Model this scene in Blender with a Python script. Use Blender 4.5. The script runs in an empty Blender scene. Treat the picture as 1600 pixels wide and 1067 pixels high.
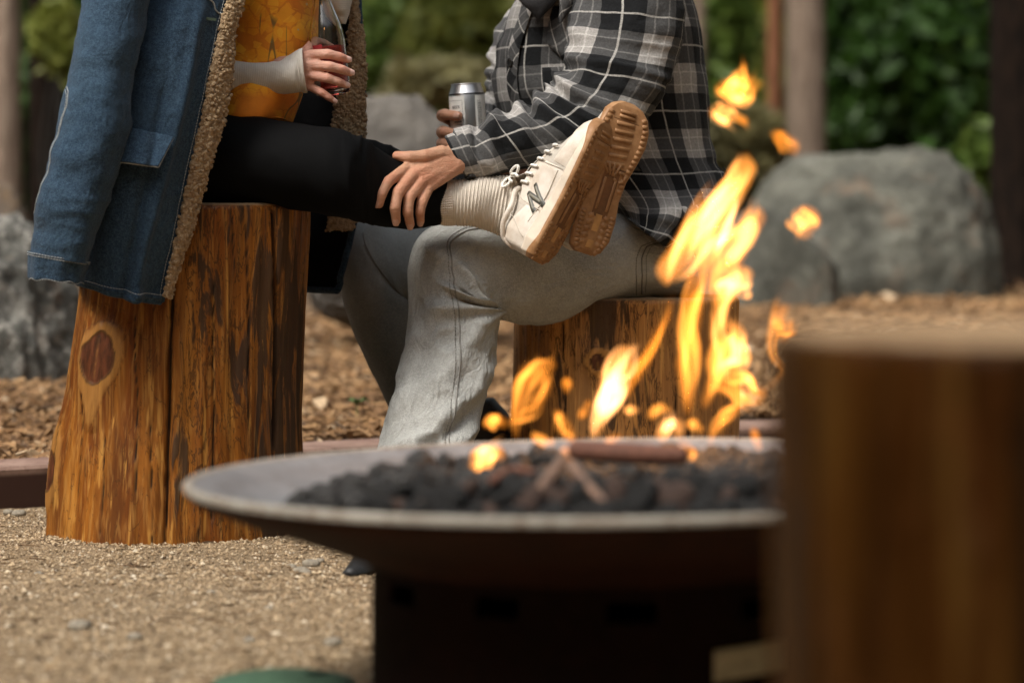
import bpy, bmesh, math, random
import numpy as np
from mathutils import Vector, Matrix

random.seed(7); RNG = np.random.default_rng(7)
SC = bpy.context.scene
COL = SC.collection

# ---------------------------------------------------------------- camera, sky, sun, exposure
F = 4444.44; CAM_H = 0.515; PITCH = math.atan((533.5 - 340.0) / F)
cam_d = bpy.data.cameras.new('camera'); cam = bpy.data.objects.new('camera', cam_d); COL.objects.link(cam)
cam.location = (0, 0, CAM_H); cam.rotation_euler = (math.radians(90) - PITCH, 0, 0)
cam_d.sensor_width = 36.0; cam_d.lens = 100.0; cam_d.clip_start = 0.05; cam_d.clip_end = 600
cam_d.dof.use_dof = True; cam_d.dof.focus_distance = 4.62; cam_d.dof.aperture_fstop = 3.3
SC.camera = cam

world = bpy.data.worlds.new('World'); SC.world = world; world.use_nodes = True
wt = world.node_tree; wt.nodes.clear()
wo = wt.nodes.new('ShaderNodeOutputWorld'); wb = wt.nodes.new('ShaderNodeBackground')
sky = wt.nodes.new('ShaderNodeTexSky'); sky.sky_type = 'NISHITA'; sky.sun_disc = False
SUN_EL, SUN_AZ = 52.0, -134.0       # azimuth measured from +Y towards +X
sky.sun_elevation = math.radians(SUN_EL); sky.sun_rotation = math.radians(SUN_AZ)
sky.air_density = 1.0; sky.dust_density = 6.0; sky.ozone_density = 0.6
hs = wt.nodes.new('ShaderNodeHueSaturation'); hs.inputs['Saturation'].default_value = 0.30   # overcast: the blue is greyed by cloud
wt.links.new(sky.outputs[0], hs.inputs['Color']); wt.links.new(hs.outputs[0], wb.inputs['Color'])
wb.inputs['Strength'].default_value = 0.135
wt.links.new(wb.outputs[0], wo.inputs['Surface'])
sl = bpy.data.lights.new('sun', 'SUN'); sun = bpy.data.objects.new('sun', sl); COL.objects.link(sun)
sl.energy = 2.1; sl.angle = math.radians(20); sl.color = (1.0, 0.93, 0.83)
_d = Vector((math.sin(math.radians(SUN_AZ)) * math.cos(math.radians(SUN_EL)), math.cos(math.radians(SUN_AZ)) * math.cos(math.radians(SUN_EL)), math.sin(math.radians(SUN_EL))))
sun.rotation_euler = _d.to_track_quat('Z', 'Y').to_euler(); sun.location = (0, 0, 8)
SC.view_settings.view_transform = 'Standard'; SC.view_settings.look = 'None'
SC.view_settings.gamma = 1.0; SC.view_settings.use_curve_mapping = False
SC.view_settings.exposure = 0.5
SC.render.engine = 'CYCLES'
SC.cycles.max_bounces = 20; SC.cycles.transmission_bounces = 20; SC.cycles.diffuse_bounces = 4; SC.cycles.glossy_bounces = 4; SC.cycles.transparent_max_bounces = 12; SC.cycles.volume_bounces = 0
SC.cycles.use_denoising = True

# ---------------------------------------------------------------- helpers
_cp, _sp = math.cos(PITCH), math.sin(PITCH)
def P(px, py, Y):
    """world point at distance Y that the camera sees at pixel (px, py) of the 1600 px photograph"""
    cx = (np.asarray(px, float) - 800.0) / F; cy = -(np.asarray(py, float) - 533.5) / F
    dy = cy * _sp + _cp; dz = cy * _cp - _sp
    t = np.asarray(Y, float) / dy
    return np.stack([cx * t, dy * t, CAM_H + dz * t], -1)
def to_px(V):
    V = np.asarray(V); x = V[..., 0]; y = V[..., 1]; z = V[..., 2] - CAM_H
    dep = y * _cp - z * _sp; up = y * _sp + z * _cp
    return 800 + F * x / dep, 533.5 - F * up / dep

def _h(ix, iy, iz, seed):
    h = (ix.astype(np.uint32) * np.uint32(374761393) + iy.astype(np.uint32) * np.uint32(668265263) + iz.astype(np.uint32) * np.uint32(2246822519) + np.uint32(seed * 3266489 + 77))
    h ^= h >> np.uint32(15); h *= np.uint32(2246822519); h ^= h >> np.uint32(13); h *= np.uint32(3266489917); h ^= h >> np.uint32(16)
    return h.astype(np.float64) / 4294967295.0
def vn(p, seed=0):
    p = np.asarray(p, float); i = np.floor(p).astype(np.int64); f = p - i; u = f * f * f * (f * (f * 6 - 15) + 10)
    r = 0
    for dx in (0, 1):
        wx = u[..., 0] if dx else 1 - u[..., 0]
        for dy in (0, 1):
            wy = u[..., 1] if dy else 1 - u[..., 1]
            for dz in (0, 1):
                wz = u[..., 2] if dz else 1 - u[..., 2]
                r = r + wx * wy * wz * _h(i[..., 0] + dx, i[..., 1] + dy, i[..., 2] + dz, seed)
    return r * 2 - 1
def fbm(p, o=4, seed=0, rough=0.5):
    a, s, t = 1.0, 0, 0; p = np.asarray(p, float)
    for k in range(o):
        s = s + a * vn(p * 2 ** k + 13.7 * k, seed + k); t += a; a *= rough
    return s / t
def ridge(p, o=3, seed=0):
    a, s, t = 1.0, 0, 0
    for k in range(o):
        s = s + a * (1 - 2 * np.abs(vn(np.asarray(p) * 2 ** k + 5.1 * k, seed + k))); t += a; a *= .5
    return s / t
def smooth(e0, e1, x):
    t = np.clip((x - e0) / (e1 - e0), 0, 1); return t * t * (3 - 2 * t)
def spl(C, n, axis=0):
    """Catmull-Rom through the control points along axis 0 -> n samples"""
    C = np.asarray(C, float); K = len(C); t = np.linspace(0, K - 1, n); i = np.minimum(t.astype(int), K - 2)
    f = (t - i).reshape((-1,) + (1,) * (C.ndim - 1))
    g = lambda j: C[np.clip(j, 0, K - 1)]
    p0, p1, p2, p3 = g(i - 1), g(i), g(i + 1), g(i + 2)
    p0 = np.where((i == 0).reshape(f.shape), 2 * p1 - p2, p0); p3 = np.where((i == K - 2).reshape(f.shape), 2 * p2 - p1, p3)
    return .5 * (2 * p1 + (p2 - p0) * f + (2 * p0 - 5 * p1 + 4 * p2 - p3) * f ** 2 + (3 * p1 - p0 - 3 * p2 + p3) * f ** 3)

OFF = {}
def root_off(o):
    while o.parent: o = o.parent
    return OFF.get(o.name, np.zeros(3))
def mesh_np(name, V, quads=None, tris=None, uv=None, smooth_=True, attrs=None, mats=None, midx=None):
    me = bpy.data.meshes.new(name); V = np.ascontiguousarray(V, dtype=np.float32)
    q = np.zeros((0, 4), np.int32) if quads is None or len(quads) == 0 else np.asarray(quads, np.int32)
    t = np.zeros((0, 3), np.int32) if tris is None or len(tris) == 0 else np.asarray(tris, np.int32)
    lp = np.concatenate([q.ravel(), t.ravel()]).astype(np.int32)
    st = np.concatenate([np.arange(len(q)) * 4, len(q) * 4 + np.arange(len(t)) * 3]).astype(np.int32)
    me.vertices.add(len(V)); me.vertices.foreach_set('co', V.ravel())
    me.loops.add(len(lp)); me.loops.foreach_set('vertex_index', lp)
    me.polygons.add(len(st)); me.polygons.foreach_set('loop_start', st)
    me.polygons.foreach_set('use_smooth', np.full(len(st), bool(smooth_)))
    if midx is not None: me.polygons.foreach_set('material_index', np.asarray(midx, np.int32))
    me.update(calc_edges=True)
    if uv is not None:
        me.uv_layers.new(name='UVMap').data.foreach_set('uv', np.asarray(uv, np.float32)[lp].ravel())
    for k, a in (attrs or {}).items():
        a = np.asarray(a, np.float32)
        if a.ndim == 1: me.attributes.new(k, 'FLOAT', 'POINT').data.foreach_set('value', a)
        else: me.attributes.new(k, 'FLOAT_COLOR', 'POINT').data.foreach_set('color', np.concatenate([a, np.ones((len(a), 1), np.float32)], 1).ravel())
    for m in (mats or []): me.materials.append(m)
    return me
def put(name, me, parent=None):
    o = bpy.data.objects.new(name, me); COL.objects.link(o)
    if parent is not None: o.parent = parent
    return o
def mk(name, V, quads=None, tris=None, mat=None, parent=None, uv=None, smooth_=True, attrs=None):
    V = np.asarray(V, float).reshape(-1, 3)
    if parent is not None: V = V - root_off(parent)
    return put(name, mesh_np(name, V, quads, tris, uv, smooth_, attrs, [mat] if mat else None), parent)
def tag(o, label=None, cat=None, group=None, kind=None):
    if label: o['label'] = label
    if cat: o['category'] = cat
    if group: o['group'] = group
    if kind: o['kind'] = kind
    return o
def thing(name, label, cat, loc=(0, 0, 0), group=None):
    o = bpy.data.objects.new(name, None); COL.objects.link(o); o.location = tuple(loc); o.empty_display_size = .05
    OFF[o.name] = np.array(loc, float); return tag(o, label, cat, group)
def solo(name, V, quads=None, tris=None, mat=None, label=None, cat=None, group=None, kind=None, loc=None, **kw):
    V = np.asarray(V, float).reshape(-1, 3)
    if loc is None: loc = np.array([V[:, 0].mean(), V[:, 1].mean(), V[:, 2].min()])
    o = mk(name, V - np.asarray(loc), quads, tris, mat, None, **kw); o.location = tuple(loc); OFF[o.name] = np.array(loc, float)
    return tag(o, label, cat, group, kind)

def grid_quads(nl, na):
    i = np.arange(nl - 1)[:, None] * na + np.arange(na - 1)[None, :]
    return np.stack([i, i + 1, i + na + 1, i + na], -1).reshape(-1, 4)
def grid_normals(G):
    du = np.gradient(G, axis=0); dv = np.gradient(G, axis=1)
    if np.allclose(G[:, 0], G[:, -1], atol=1e-6):
        dv[:, 0] = dv[:, -1] = (G[:, 1] - G[:, -2]) / 2
    n = np.cross(dv, du); return n / (np.linalg.norm(n, axis=-1, keepdims=True) + 1e-12)
def ribs(R, nl=60, na=48, expo=1.0, disp=None, caps=(True, True)):
    """limb or garment from ribs (ax, ay, bx, by, Y, halfdepth[, Y2]): A and B are the outline points, Y the depth of the rib's middle"""
    R = np.array([list(r) + [r[4]] * (7 - len(r)) for r in R], float)
    A = P(R[:, 0], R[:, 1], R[:, 4]); B = P(R[:, 2], R[:, 3], R[:, 6]); hd = R[:, 5]
    D = np.concatenate([A, B, hd[:, None]], 1); D = spl(D, nl); A, B, hd = D[:, :3], D[:, 3:6], D[:, 6]
    Cn = (A + B) / 2; ax = (A - B) / 2
    a = np.linspace(0, 1, na + 1); th = -math.pi / 2 + 2 * math.pi * a
    c, s = np.cos(th), np.sin(th)
    c = np.sign(c) * np.abs(c) ** expo; s = np.sign(s) * np.abs(s) ** expo
    dv = np.zeros((nl, 3)); dv[:, 1] = -hd
    G = Cn[:, None] + c[None, :, None] * ax[:, None] + s[None, :, None] * dv[:, None]
    G[:, -1] = G[:, 0]
    seg = np.linalg.norm(np.diff(Cn, axis=0), axis=1); v = np.concatenate([[0], np.cumsum(seg)])
    circ = np.linalg.norm(np.diff(G, axis=1), axis=2).sum(1)
    circ = circ * .5 + circ.mean() * .5
    UV = np.stack([(a[None] - .5) * circ[:, None], np.repeat(v[:, None], na + 1, 1)], -1)
    N = grid_normals(G)
    out = np.sign(((G - Cn[:, None]) * N).sum(-1).mean()); N = N * out
    if disp is not None:
        t = np.linspace(0, 1, nl)[:, None] * np.ones(na + 1); aa = a[None] * np.ones((nl, 1))
        d = disp(G, UV, t, aa); d[:, -1] = d[:, 0]
        G = G + N * d[..., None]
    return dict(G=G, UV=UV, N=N, C=Cn, flip=out < 0, nl=nl, na=na + 1, caps=caps)
def surf_arrays(S):
    G = S['G']; nl, na = S['nl'], S['na']; V = G.reshape(-1, 3); q = grid_quads(nl, na); uv = S['UV'].reshape(-1, 2)
    tris = []; V = list([V]); n = nl * na; uvs = [uv]
    for end, on in ((0, S['caps'][0]), (nl - 1, S['caps'][1])):
        if not on: continue
        V.append(G[end, :-1].mean(0)[None]); uvs.append(S['UV'][end].mean(0)[None])
        i = end * na + np.arange(na - 1); c = np.full(na - 1, n); n += 1
        tris.append(np.stack([c, i + 1, i], 1) if end == 0 else np.stack([c, i, i + 1], 1))
    tris = np.concatenate(tris) if tris else np.zeros((0, 3), int)
    if not S['flip']: pass
    else: q = q[:, ::-1]; tris = tris[:, ::-1]
    return np.concatenate(V), q[:, ::-1], tris[:, ::-1], np.concatenate(uvs)
def mk_surf(name, S, mat, parent=None, attrs=None):
    V, q, t, uv = surf_arrays(S); return mk(name, V, q, t, mat, parent, uv=uv)
def samp(S, t, a):
    """bilinear sample of position and normal at t (along), a (around)"""
    G, N = S['G'], S['N']; nl, na = G.shape[:2]
    x = np.clip(np.asarray(t, float), 0, 1) * (nl - 1); y = np.clip(np.asarray(a, float), 0, 1) * (na - 1)
    i = np.minimum(x.astype(int), nl - 2); j = np.minimum(y.astype(int), na - 2); f = (x - i)[..., None]; g = (y - j)[..., None]
    b = lambda Q: (Q[i, j] * (1 - f) * (1 - g) + Q[i + 1, j] * f * (1 - g) + Q[i, j + 1] * (1 - f) * g + Q[i + 1, j + 1] * f * g)
    return b(G), b(N)
def line_gauss(t, a, pts, w, asp=1.0):
    """bump of width w along a polyline in (t, a) space"""
    best = np.full(t.shape, 1e9)
    for (t0, a0), (t1, a1) in zip(pts[:-1], pts[1:]):
        dx, dy = t1 - t0, (a1 - a0) * asp; L = dx * dx + dy * dy + 1e-12
        u = np.clip(((t - t0) * dx + (a - a0) * asp * dy) / L, 0, 1)
        best = np.minimum(best, (t - t0 - u * dx) ** 2 + ((a - a0) * asp - u * dy) ** 2)
    return np.exp(-best / (2 * w * w))
def tube(pts, rad, nl=None, na=8, cap=True, up=None):
    """round tube through world points -> V, quads, tris"""
    pts = np.asarray(pts, float); nl = nl or max(8, len(pts) * 6); C = spl(pts, nl)
    r = np.interp(np.linspace(0, 1, nl), np.linspace(0, 1, len(np.atleast_1d(rad))), np.atleast_1d(rad)) if np.ndim(rad) else np.full(nl, rad)
    T = np.gradient(C, axis=0); T /= np.linalg.norm(T, axis=1, keepdims=True) + 1e-12
    u0 = np.array([0.13, 0.31, 0.94]) if up is None else np.asarray(up, float)
    S1 = np.cross(T, u0); S1 /= np.linalg.norm(S1, axis=1, keepdims=True) + 1e-12; S2 = np.cross(S1, T)
    th = np.linspace(0, 2 * math.pi, na, endpoint=False)
    G = C[:, None] + r[:, None, None] * (np.cos(th)[None, :, None] * S1[:, None] + np.sin(th)[None, :, None] * S2[:, None])
    i = np.arange(nl - 1)[:, None] * na + np.arange(na)[None]; j = np.arange(nl - 1)[:, None] * na + (np.arange(na)[None] + 1) % na
    q = np.stack([i, i + na, j + na, j], -1).reshape(-1, 4); V = G.reshape(-1, 3); t = np.zeros((0, 3), int)
    if cap:
        n = len(V); V = np.concatenate([V, C[:1] - T[:1] * r[0] * .6, C[-1:] + T[-1:] * r[-1] * .6]); k = np.arange(na); k2 = (k + 1) % na
        t = np.concatenate([np.stack([np.full(na, n), k, k2], 1), np.stack([np.full(na, n + 1), (nl - 1) * na + k2, (nl - 1) * na + k], 1)])
    return V, q, t
def join(parts):
    V, Q, T, n = [], [], [], 0
    for v, q, t in parts:
        V.append(v); n0 = n; n += len(v)
        if q is not None and len(q): Q.append(np.asarray(q) + n0)
        if t is not None and len(t): T.append(np.asarray(t) + n0)
    return np.concatenate(V), (np.concatenate(Q) if Q else np.zeros((0, 4), int)), (np.concatenate(T) if T else np.zeros((0, 3), int))
def box_arr(c, ax, ay, az):
    """box from centre and three half-axis vectors"""
    c, ax, ay, az = map(np.asarray, (c, ax, ay, az)); s = [(-1, -1, -1), (1, -1, -1), (1, 1, -1), (-1, 1, -1), (-1, -1, 1), (1, -1, 1), (1, 1, 1), (-1, 1, 1)]
    V = np.array([c + a * ax + b * ay + d * az for a, b, d in s])
    return V, np.array([(0, 3, 2, 1), (4, 5, 6, 7), (0, 1, 5, 4), (1, 2, 6, 5), (2, 3, 7, 6), (3, 0, 4, 7)]), np.zeros((0, 3), int)
def ico(sub):
    bm = bmesh.new(); bmesh.ops.create_icosphere(bm, subdivisions=sub, radius=1.0)
    V = np.array([v.co[:] for v in bm.verts]); T = np.array([[v.index for v in f.verts] for f in bm.faces]); bm.free(); return V, T
ICO1, ICO2, ICO3, ICO4 = ico(1), ico(2), ico(3), ico(4)
def balls(C, R, icos=ICO2):
    """union of spheres, one mesh"""
    C = np.asarray(C, float); R = np.asarray(R, float); V, T = icos; n = len(V)
    if R.ndim == 1: R = R[:, None]
    VV = (C[:, None] + V[None] * R[:, None, :]).reshape(-1, 3); TT = (T[None] + (np.arange(len(C)) * n)[:, None, None]).reshape(-1, 3)
    return VV, np.zeros((0, 4), int), TT
def remesh(V, T, voxel, it=4, fac=.5):
    me = mesh_np('tmp', V, None, T); o = bpy.data.objects.new('tmp', me); COL.objects.link(o)
    m = o.modifiers.new('r', 'REMESH'); m.mode = 'VOXEL'; m.voxel_size = voxel; m.use_smooth_shade = True
    if it: s = o.modifiers.new('s', 'SMOOTH'); s.iterations = it; s.factor = fac
    dg = bpy.context.evaluated_depsgraph_get(); ev = o.evaluated_get(dg); e = ev.to_mesh()
    n = len(e.vertices); W = np.empty(n * 3, np.float32); e.vertices.foreach_get('co', W)
    e.calc_loop_triangles(); L = np.empty(len(e.loop_triangles) * 3, np.int32); e.loop_triangles.foreach_get('vertices', L)
    ev.to_mesh_clear(); bpy.data.objects.remove(o); bpy.data.meshes.remove(me)
    return W.reshape(-1, 3).astype(float), L.reshape(-1, 3)
def lathe(prof, na=64, close=True):
    prof = np.asarray(prof, float); th = np.linspace(0, 2 * math.pi, na, endpoint=False); nl = len(prof)
    V = np.stack([prof[:, 0, None] * np.cos(th), prof[:, 0, None] * np.sin(th), prof[:, 1, None] * np.ones(na)], -1).reshape(-1, 3)
    i = np.arange(nl - 1)[:, None] * na + np.arange(na); j = np.arange(nl - 1)[:, None] * na + (np.arange(na) + 1) % na
    return V, np.stack([i, j, j + na, i + na], -1).reshape(-1, 4), np.zeros((0, 3), int)
def text_arr(s, size):
    cu = bpy.data.curves.new('t', 'FONT'); cu.body = s; cu.size = size; cu.align_x = 'LEFT'; cu.resolution_u = 3
    o = bpy.data.objects.new('t', cu); COL.objects.link(o); dg = bpy.context.evaluated_depsgraph_get(); e = o.evaluated_get(dg).to_mesh()
    V = np.array([v.co[:] for v in e.vertices]); e.calc_loop_triangles(); T = np.array([list(t.vertices) for t in e.loop_triangles])
    o.evaluated_get(dg).to_mesh_clear(); bpy.data.objects.remove(o); bpy.data.curves.remove(cu); return V, T

# ---------------------------------------------------------------- materials
class M:
    def __init__(s, name):
        s.m = bpy.data.materials.new(name); s.m.use_nodes = True; s.t = s.m.node_tree; s.t.nodes.clear()
        s.out = s.t.nodes.new('ShaderNodeOutputMaterial')
    def n(s, ty, ins=None, **kw):
        nd = s.t.nodes.new(ty)
        for k, v in kw.items(): setattr(nd, k, v)
        for k, v in (ins or {}).items(): s.set(nd.inputs[k], v)
        return nd
    def set(s, sock, v):
        if isinstance(v, bpy.types.NodeSocket): s.t.links.new(v, sock)
        elif isinstance(v, bpy.types.Node): s.t.links.new(v.outputs[0], sock)
        else:
            if hasattr(sock.default_value, '__len__') and not hasattr(v, '__len__'): v = [v] * len(sock.default_value)
            if hasattr(sock.default_value, '__len__') and len(sock.default_value) == 4 and len(v) == 3: v = tuple(v) + (1,)
            sock.default_value = v
    def obj(s): return s.n('ShaderNodeTexCoord').outputs['Object']
    def uv(s): return s.n('ShaderNodeTexCoord').outputs['UV']
    def map(s, vec, scale=(1, 1, 1), loc=(0, 0, 0), rot=(0, 0, 0)):
        return s.n('ShaderNodeMapping', {'Vector': vec, 'Scale': scale, 'Location': loc, 'Rotation': rot}).outputs[0]
    def noise(s, vec, scale, detail=3, rough=.5, dist=0): 
        return s.n('ShaderNodeTexNoise', {'Vector': vec, 'Scale': scale, 'Detail': detail, 'Roughness': rough, 'Distortion': dist}).outputs[0]
    def vor(s, vec, scale, feature='F1', out=0): return s.n('ShaderNodeTexVoronoi', {'Vector': vec, 'Scale': scale}, feature=feature).outputs[out]
    def math(s, op, a, b=0.0, c=None, clamp=False):
        nd = s.n('ShaderNodeMath', operation=op, use_clamp=clamp); s.set(nd.inputs[0], a); s.set(nd.inputs[1], b)
        if c is not None: s.set(nd.inputs[2], c)
        return nd.outputs[0]
    def mix(s, f, a, b, mode='MIX'):
        nd = s.n('ShaderNodeMix', data_type='RGBA', blend_type=mode, clamp_factor=True); s.set(nd.inputs['Factor'], f); s.set(nd.inputs[6], a); s.set(nd.inputs[7], b); return nd.outputs[2]
    def ramp(s, f, stops, interp='LINEAR'):
        nd = s.n('ShaderNodeValToRGB', {'Fac': f}); cr = nd.color_ramp; cr.interpolation = interp
        while len(cr.elements) < len(stops): cr.elements.new(.5)
        for e, (p, c) in zip(cr.elements, stops): e.position = p; e.color = (c, c, c, 1) if not hasattr(c, '__len__') else tuple(c) + (1,)
        return nd.outputs[0]
    def step(s, x, a, b): return s.n('ShaderNodeMapRange', {'Value': x, 'From Min': a, 'From Max': b, 'To Min': 0.0, 'To Max': 1.0}, interpolation_type='SMOOTHSTEP').outputs[0]
    def attr(s, name, out='Fac'): return s.n('ShaderNodeAttribute', attribute_name=name).outputs[out]
    def bump(s, h, strength=.5, dist=.01, normal=None):
        ins = {'Height': h, 'Strength': strength, 'Distance': dist}
        if normal is not None: ins['Normal'] = normal
        return s.n('ShaderNodeBump', ins).outputs[0]
    def bsdf(s, **kw):
        nd = s.n('ShaderNodeBsdfPrincipled')
        for k, v in kw.items(): s.set(nd.inputs[k.replace('_', ' ')], v)
        s.t.links.new(nd.outputs[0], s.out.inputs['Surface']); return s.m
def plain(name, col, rough=.6, metal=0.0, var=.25, scale=60, bump=.15):
    g = M(name); o = g.obj(); n = g.noise(o, scale, 4, .6)
    c = g.mix(g.ramp(n, [(.3, 0), (.7, 1)]), tuple(x * (1 - var) for x in col), tuple(min(1, x * (1 + var)) for x in col))
    return g.bsdf(Base_Color=c, Roughness=rough, Metallic=metal, Normal=g.bump(n, bump, .004))

def mat_denim(name, dark, mid, light, wear=.5, scale=1.0, crease=0.0):
    g = M(name); uv = g.uv(); ob = g.obj()
    tw = g.map(uv, (1, 1, 1), rot=(0, 0, math.radians(35)))
    fine = g.noise(g.map(tw, (1500 * scale, 420 * scale, 1)), 1.0, 2, .6)
    fine2 = g.noise(ob, 760 * scale, 2, .6)
    blot = g.noise(ob, 16, 5, .62)
    big = g.noise(ob, 5, 3, .5)
    c = g.mix(g.ramp(blot, [(.33, 0), (.68, 1)]), dark, mid)
    c = g.mix(g.math('MULTIPLY', g.ramp(g.math('MULTIPLY', fine, fine2), [(.2, 0), (.42, 1)]), wear), c, light)
    c = g.mix(g.ramp(big, [(.4, 0), (.7, .22)]), c, light)
    c = g.mix(g.math('MULTIPLY', g.ramp(g.noise(ob, 240, 3, .7), [(.46, 0), (.72, .55)]), wear), c, light)
    c = g.mix(g.math('MULTIPLY', g.ramp(g.noise(ob, 90, 4, .7), [(.50, 0), (.74, .40)]), wear), c, dark)
    st = g.noise(g.map(uv, (600, 30, 1)), 1.0, 2, .5)
    c = g.mix(g.ramp(st, [(.55, 0), (.75, .28 * wear)]), c, light)
    h = g.math('ADD', g.math('MULTIPLY', fine, .5), g.math('MULTIPLY', g.noise(ob, 55, 3, .6), 1.4))
    nb = g.bump(h, .55, .0022)
    if crease: nb = g.bump(g.math('ABSOLUTE', g.math('SUBTRACT', g.noise(g.map(uv, (26, 15, 1), rot=(0, 0, .6)), 1.0, 3, .55, 1.2), .5)), crease, .016, nb)
    return g.bsdf(Base_Color=c, Roughness=.92, Sheen_Weight=.06, Specular_IOR_Level=.2, Normal=nb)

def mat_plaid(name, period=.115, rot=0.0, off=(0, 0)):
    g = M(name); uv = g.map(g.uv(), (1, 1, 1), loc=(off[0], off[1], 0), rot=(0, 0, rot))
    ob = g.obj(); wob = g.noise(ob, 30, 2)
    sx = g.n('ShaderNodeSeparateXYZ', {'Vector': uv}); lines = []; tones = []
    for k in (0, 1):
        x = g.math('FRACT', g.math('ADD', g.math('DIVIDE', sx.outputs[k], period), g.math('MULTIPLY', wob, .03)))
        d = g.math('ABSOLUTE', g.math('SUBTRACT', x, .5))            # 0 at the middle of the light band
        tones.append(g.math('SUBTRACT', 1.0, g.step(d, .222, .232)))
        l1 = g.math('SUBTRACT', 1.0, g.step(g.math('ABSOLUTE', g.math('SUBTRACT', d, .10)), .009, .016))
        l0 = g.math('SUBTRACT', 1.0, g.step(g.math('ABSOLUTE', g.math('SUBTRACT', d, .5)), .010, .017))
        lines.append((l0, l1))
    s2 = g.math('MULTIPLY', g.math('ADD', tones[0], tones[1]), .5)
    c = g.ramp(s2, [(0, (.008, .009, .010)), (.5, (.062, .062, .062)), (1, (.36, .345, .325))])
    tw = g.noise(g.map(g.uv(), (700, 160, 1), rot=(0, 0, .8)), 1.0, 2, .6)
    c = g.mix(g.math('MULTIPLY', g.ramp(tw, [(.35, .0), (.7, .45)]), g.ramp(s2, [(0, .12), (.5, 1)])), c, g.mix(.5, c, (.13, .13, .13)))
    brk = g.ramp(g.noise(g.map(g.uv(), (420, 420, 1)), 1.0, 2), [(.3, .55), (.6, 1)])
    for l0, l1 in lines:
        c = g.mix(g.math('MULTIPLY', g.math('MULTIPLY', l0, brk), .72), c, (.56, .54, .50))
        c = g.mix(g.math('MULTIPLY', g.math('MULTIPLY', l1, brk), g.math('ADD', .04, g.math('MULTIPLY', g.math('MULTIPLY', s2, s2), .6))), c, (.60, .58, .55))
    fz = g.noise(ob, 260, 3, .7)
    c = g.mix(.35, c, g.mix(g.ramp(fz, [(.3, 0), (.7, 1)]), (0, 0, 0), c), 'MIX')
    h = g.math('ADD', g.math('MULTIPLY', fz, .6), g.math('MULTIPLY', g.noise(ob, 60, 3, .6), 1.3))
    return g.bsdf(Base_Color=c, Roughness=.95, Specular_IOR_Level=.15, Sheen_Weight=.04, Sheen_Roughness=.5, Normal=g.bump(h, .6, .003))

def mat_skin(name, base, red, dark):
    g = M(name); ob = g.obj(); n = g.noise(ob, 70, 4, .6); n2 = g.noise(ob, 22, 3, .6)
    c = g.mix(g.ramp(n2, [(.35, 0), (.7, 1)]), base, red)
    c = g.mix(g.ramp(n, [(.45, 0), (.8, .35)]), c, dark)
    c = g.mix(g.math('MULTIPLY', g.attr('blush'), .85), c, red)
    c = g.mix(g.math('MULTIPLY', g.ramp(g.noise(ob, 480, 2), [(.55, 0), (.7, 1)]), .18), c, dark)
    w = g.vor(ob, 520, 'DISTANCE_TO_EDGE')
    h = g.math('ADD', g.math('MULTIPLY', w, .5), g.math('ADD', g.math('MULTIPLY', g.noise(ob, 230, 3, .6), .8), g.math('MULTIPLY', g.noise(g.map(ob, (60, 60, 160)), 1.0, 3, .6, .6), 1.6)))
    return g.bsdf(Base_Color=c, Roughness=.5, Subsurface_Weight=.10, Subsurface_Radius=(.012, .005, .003), Subsurface_Scale=.6, Specular_IOR_Level=.4, Normal=g.bump(h, .6, .0022))

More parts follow.
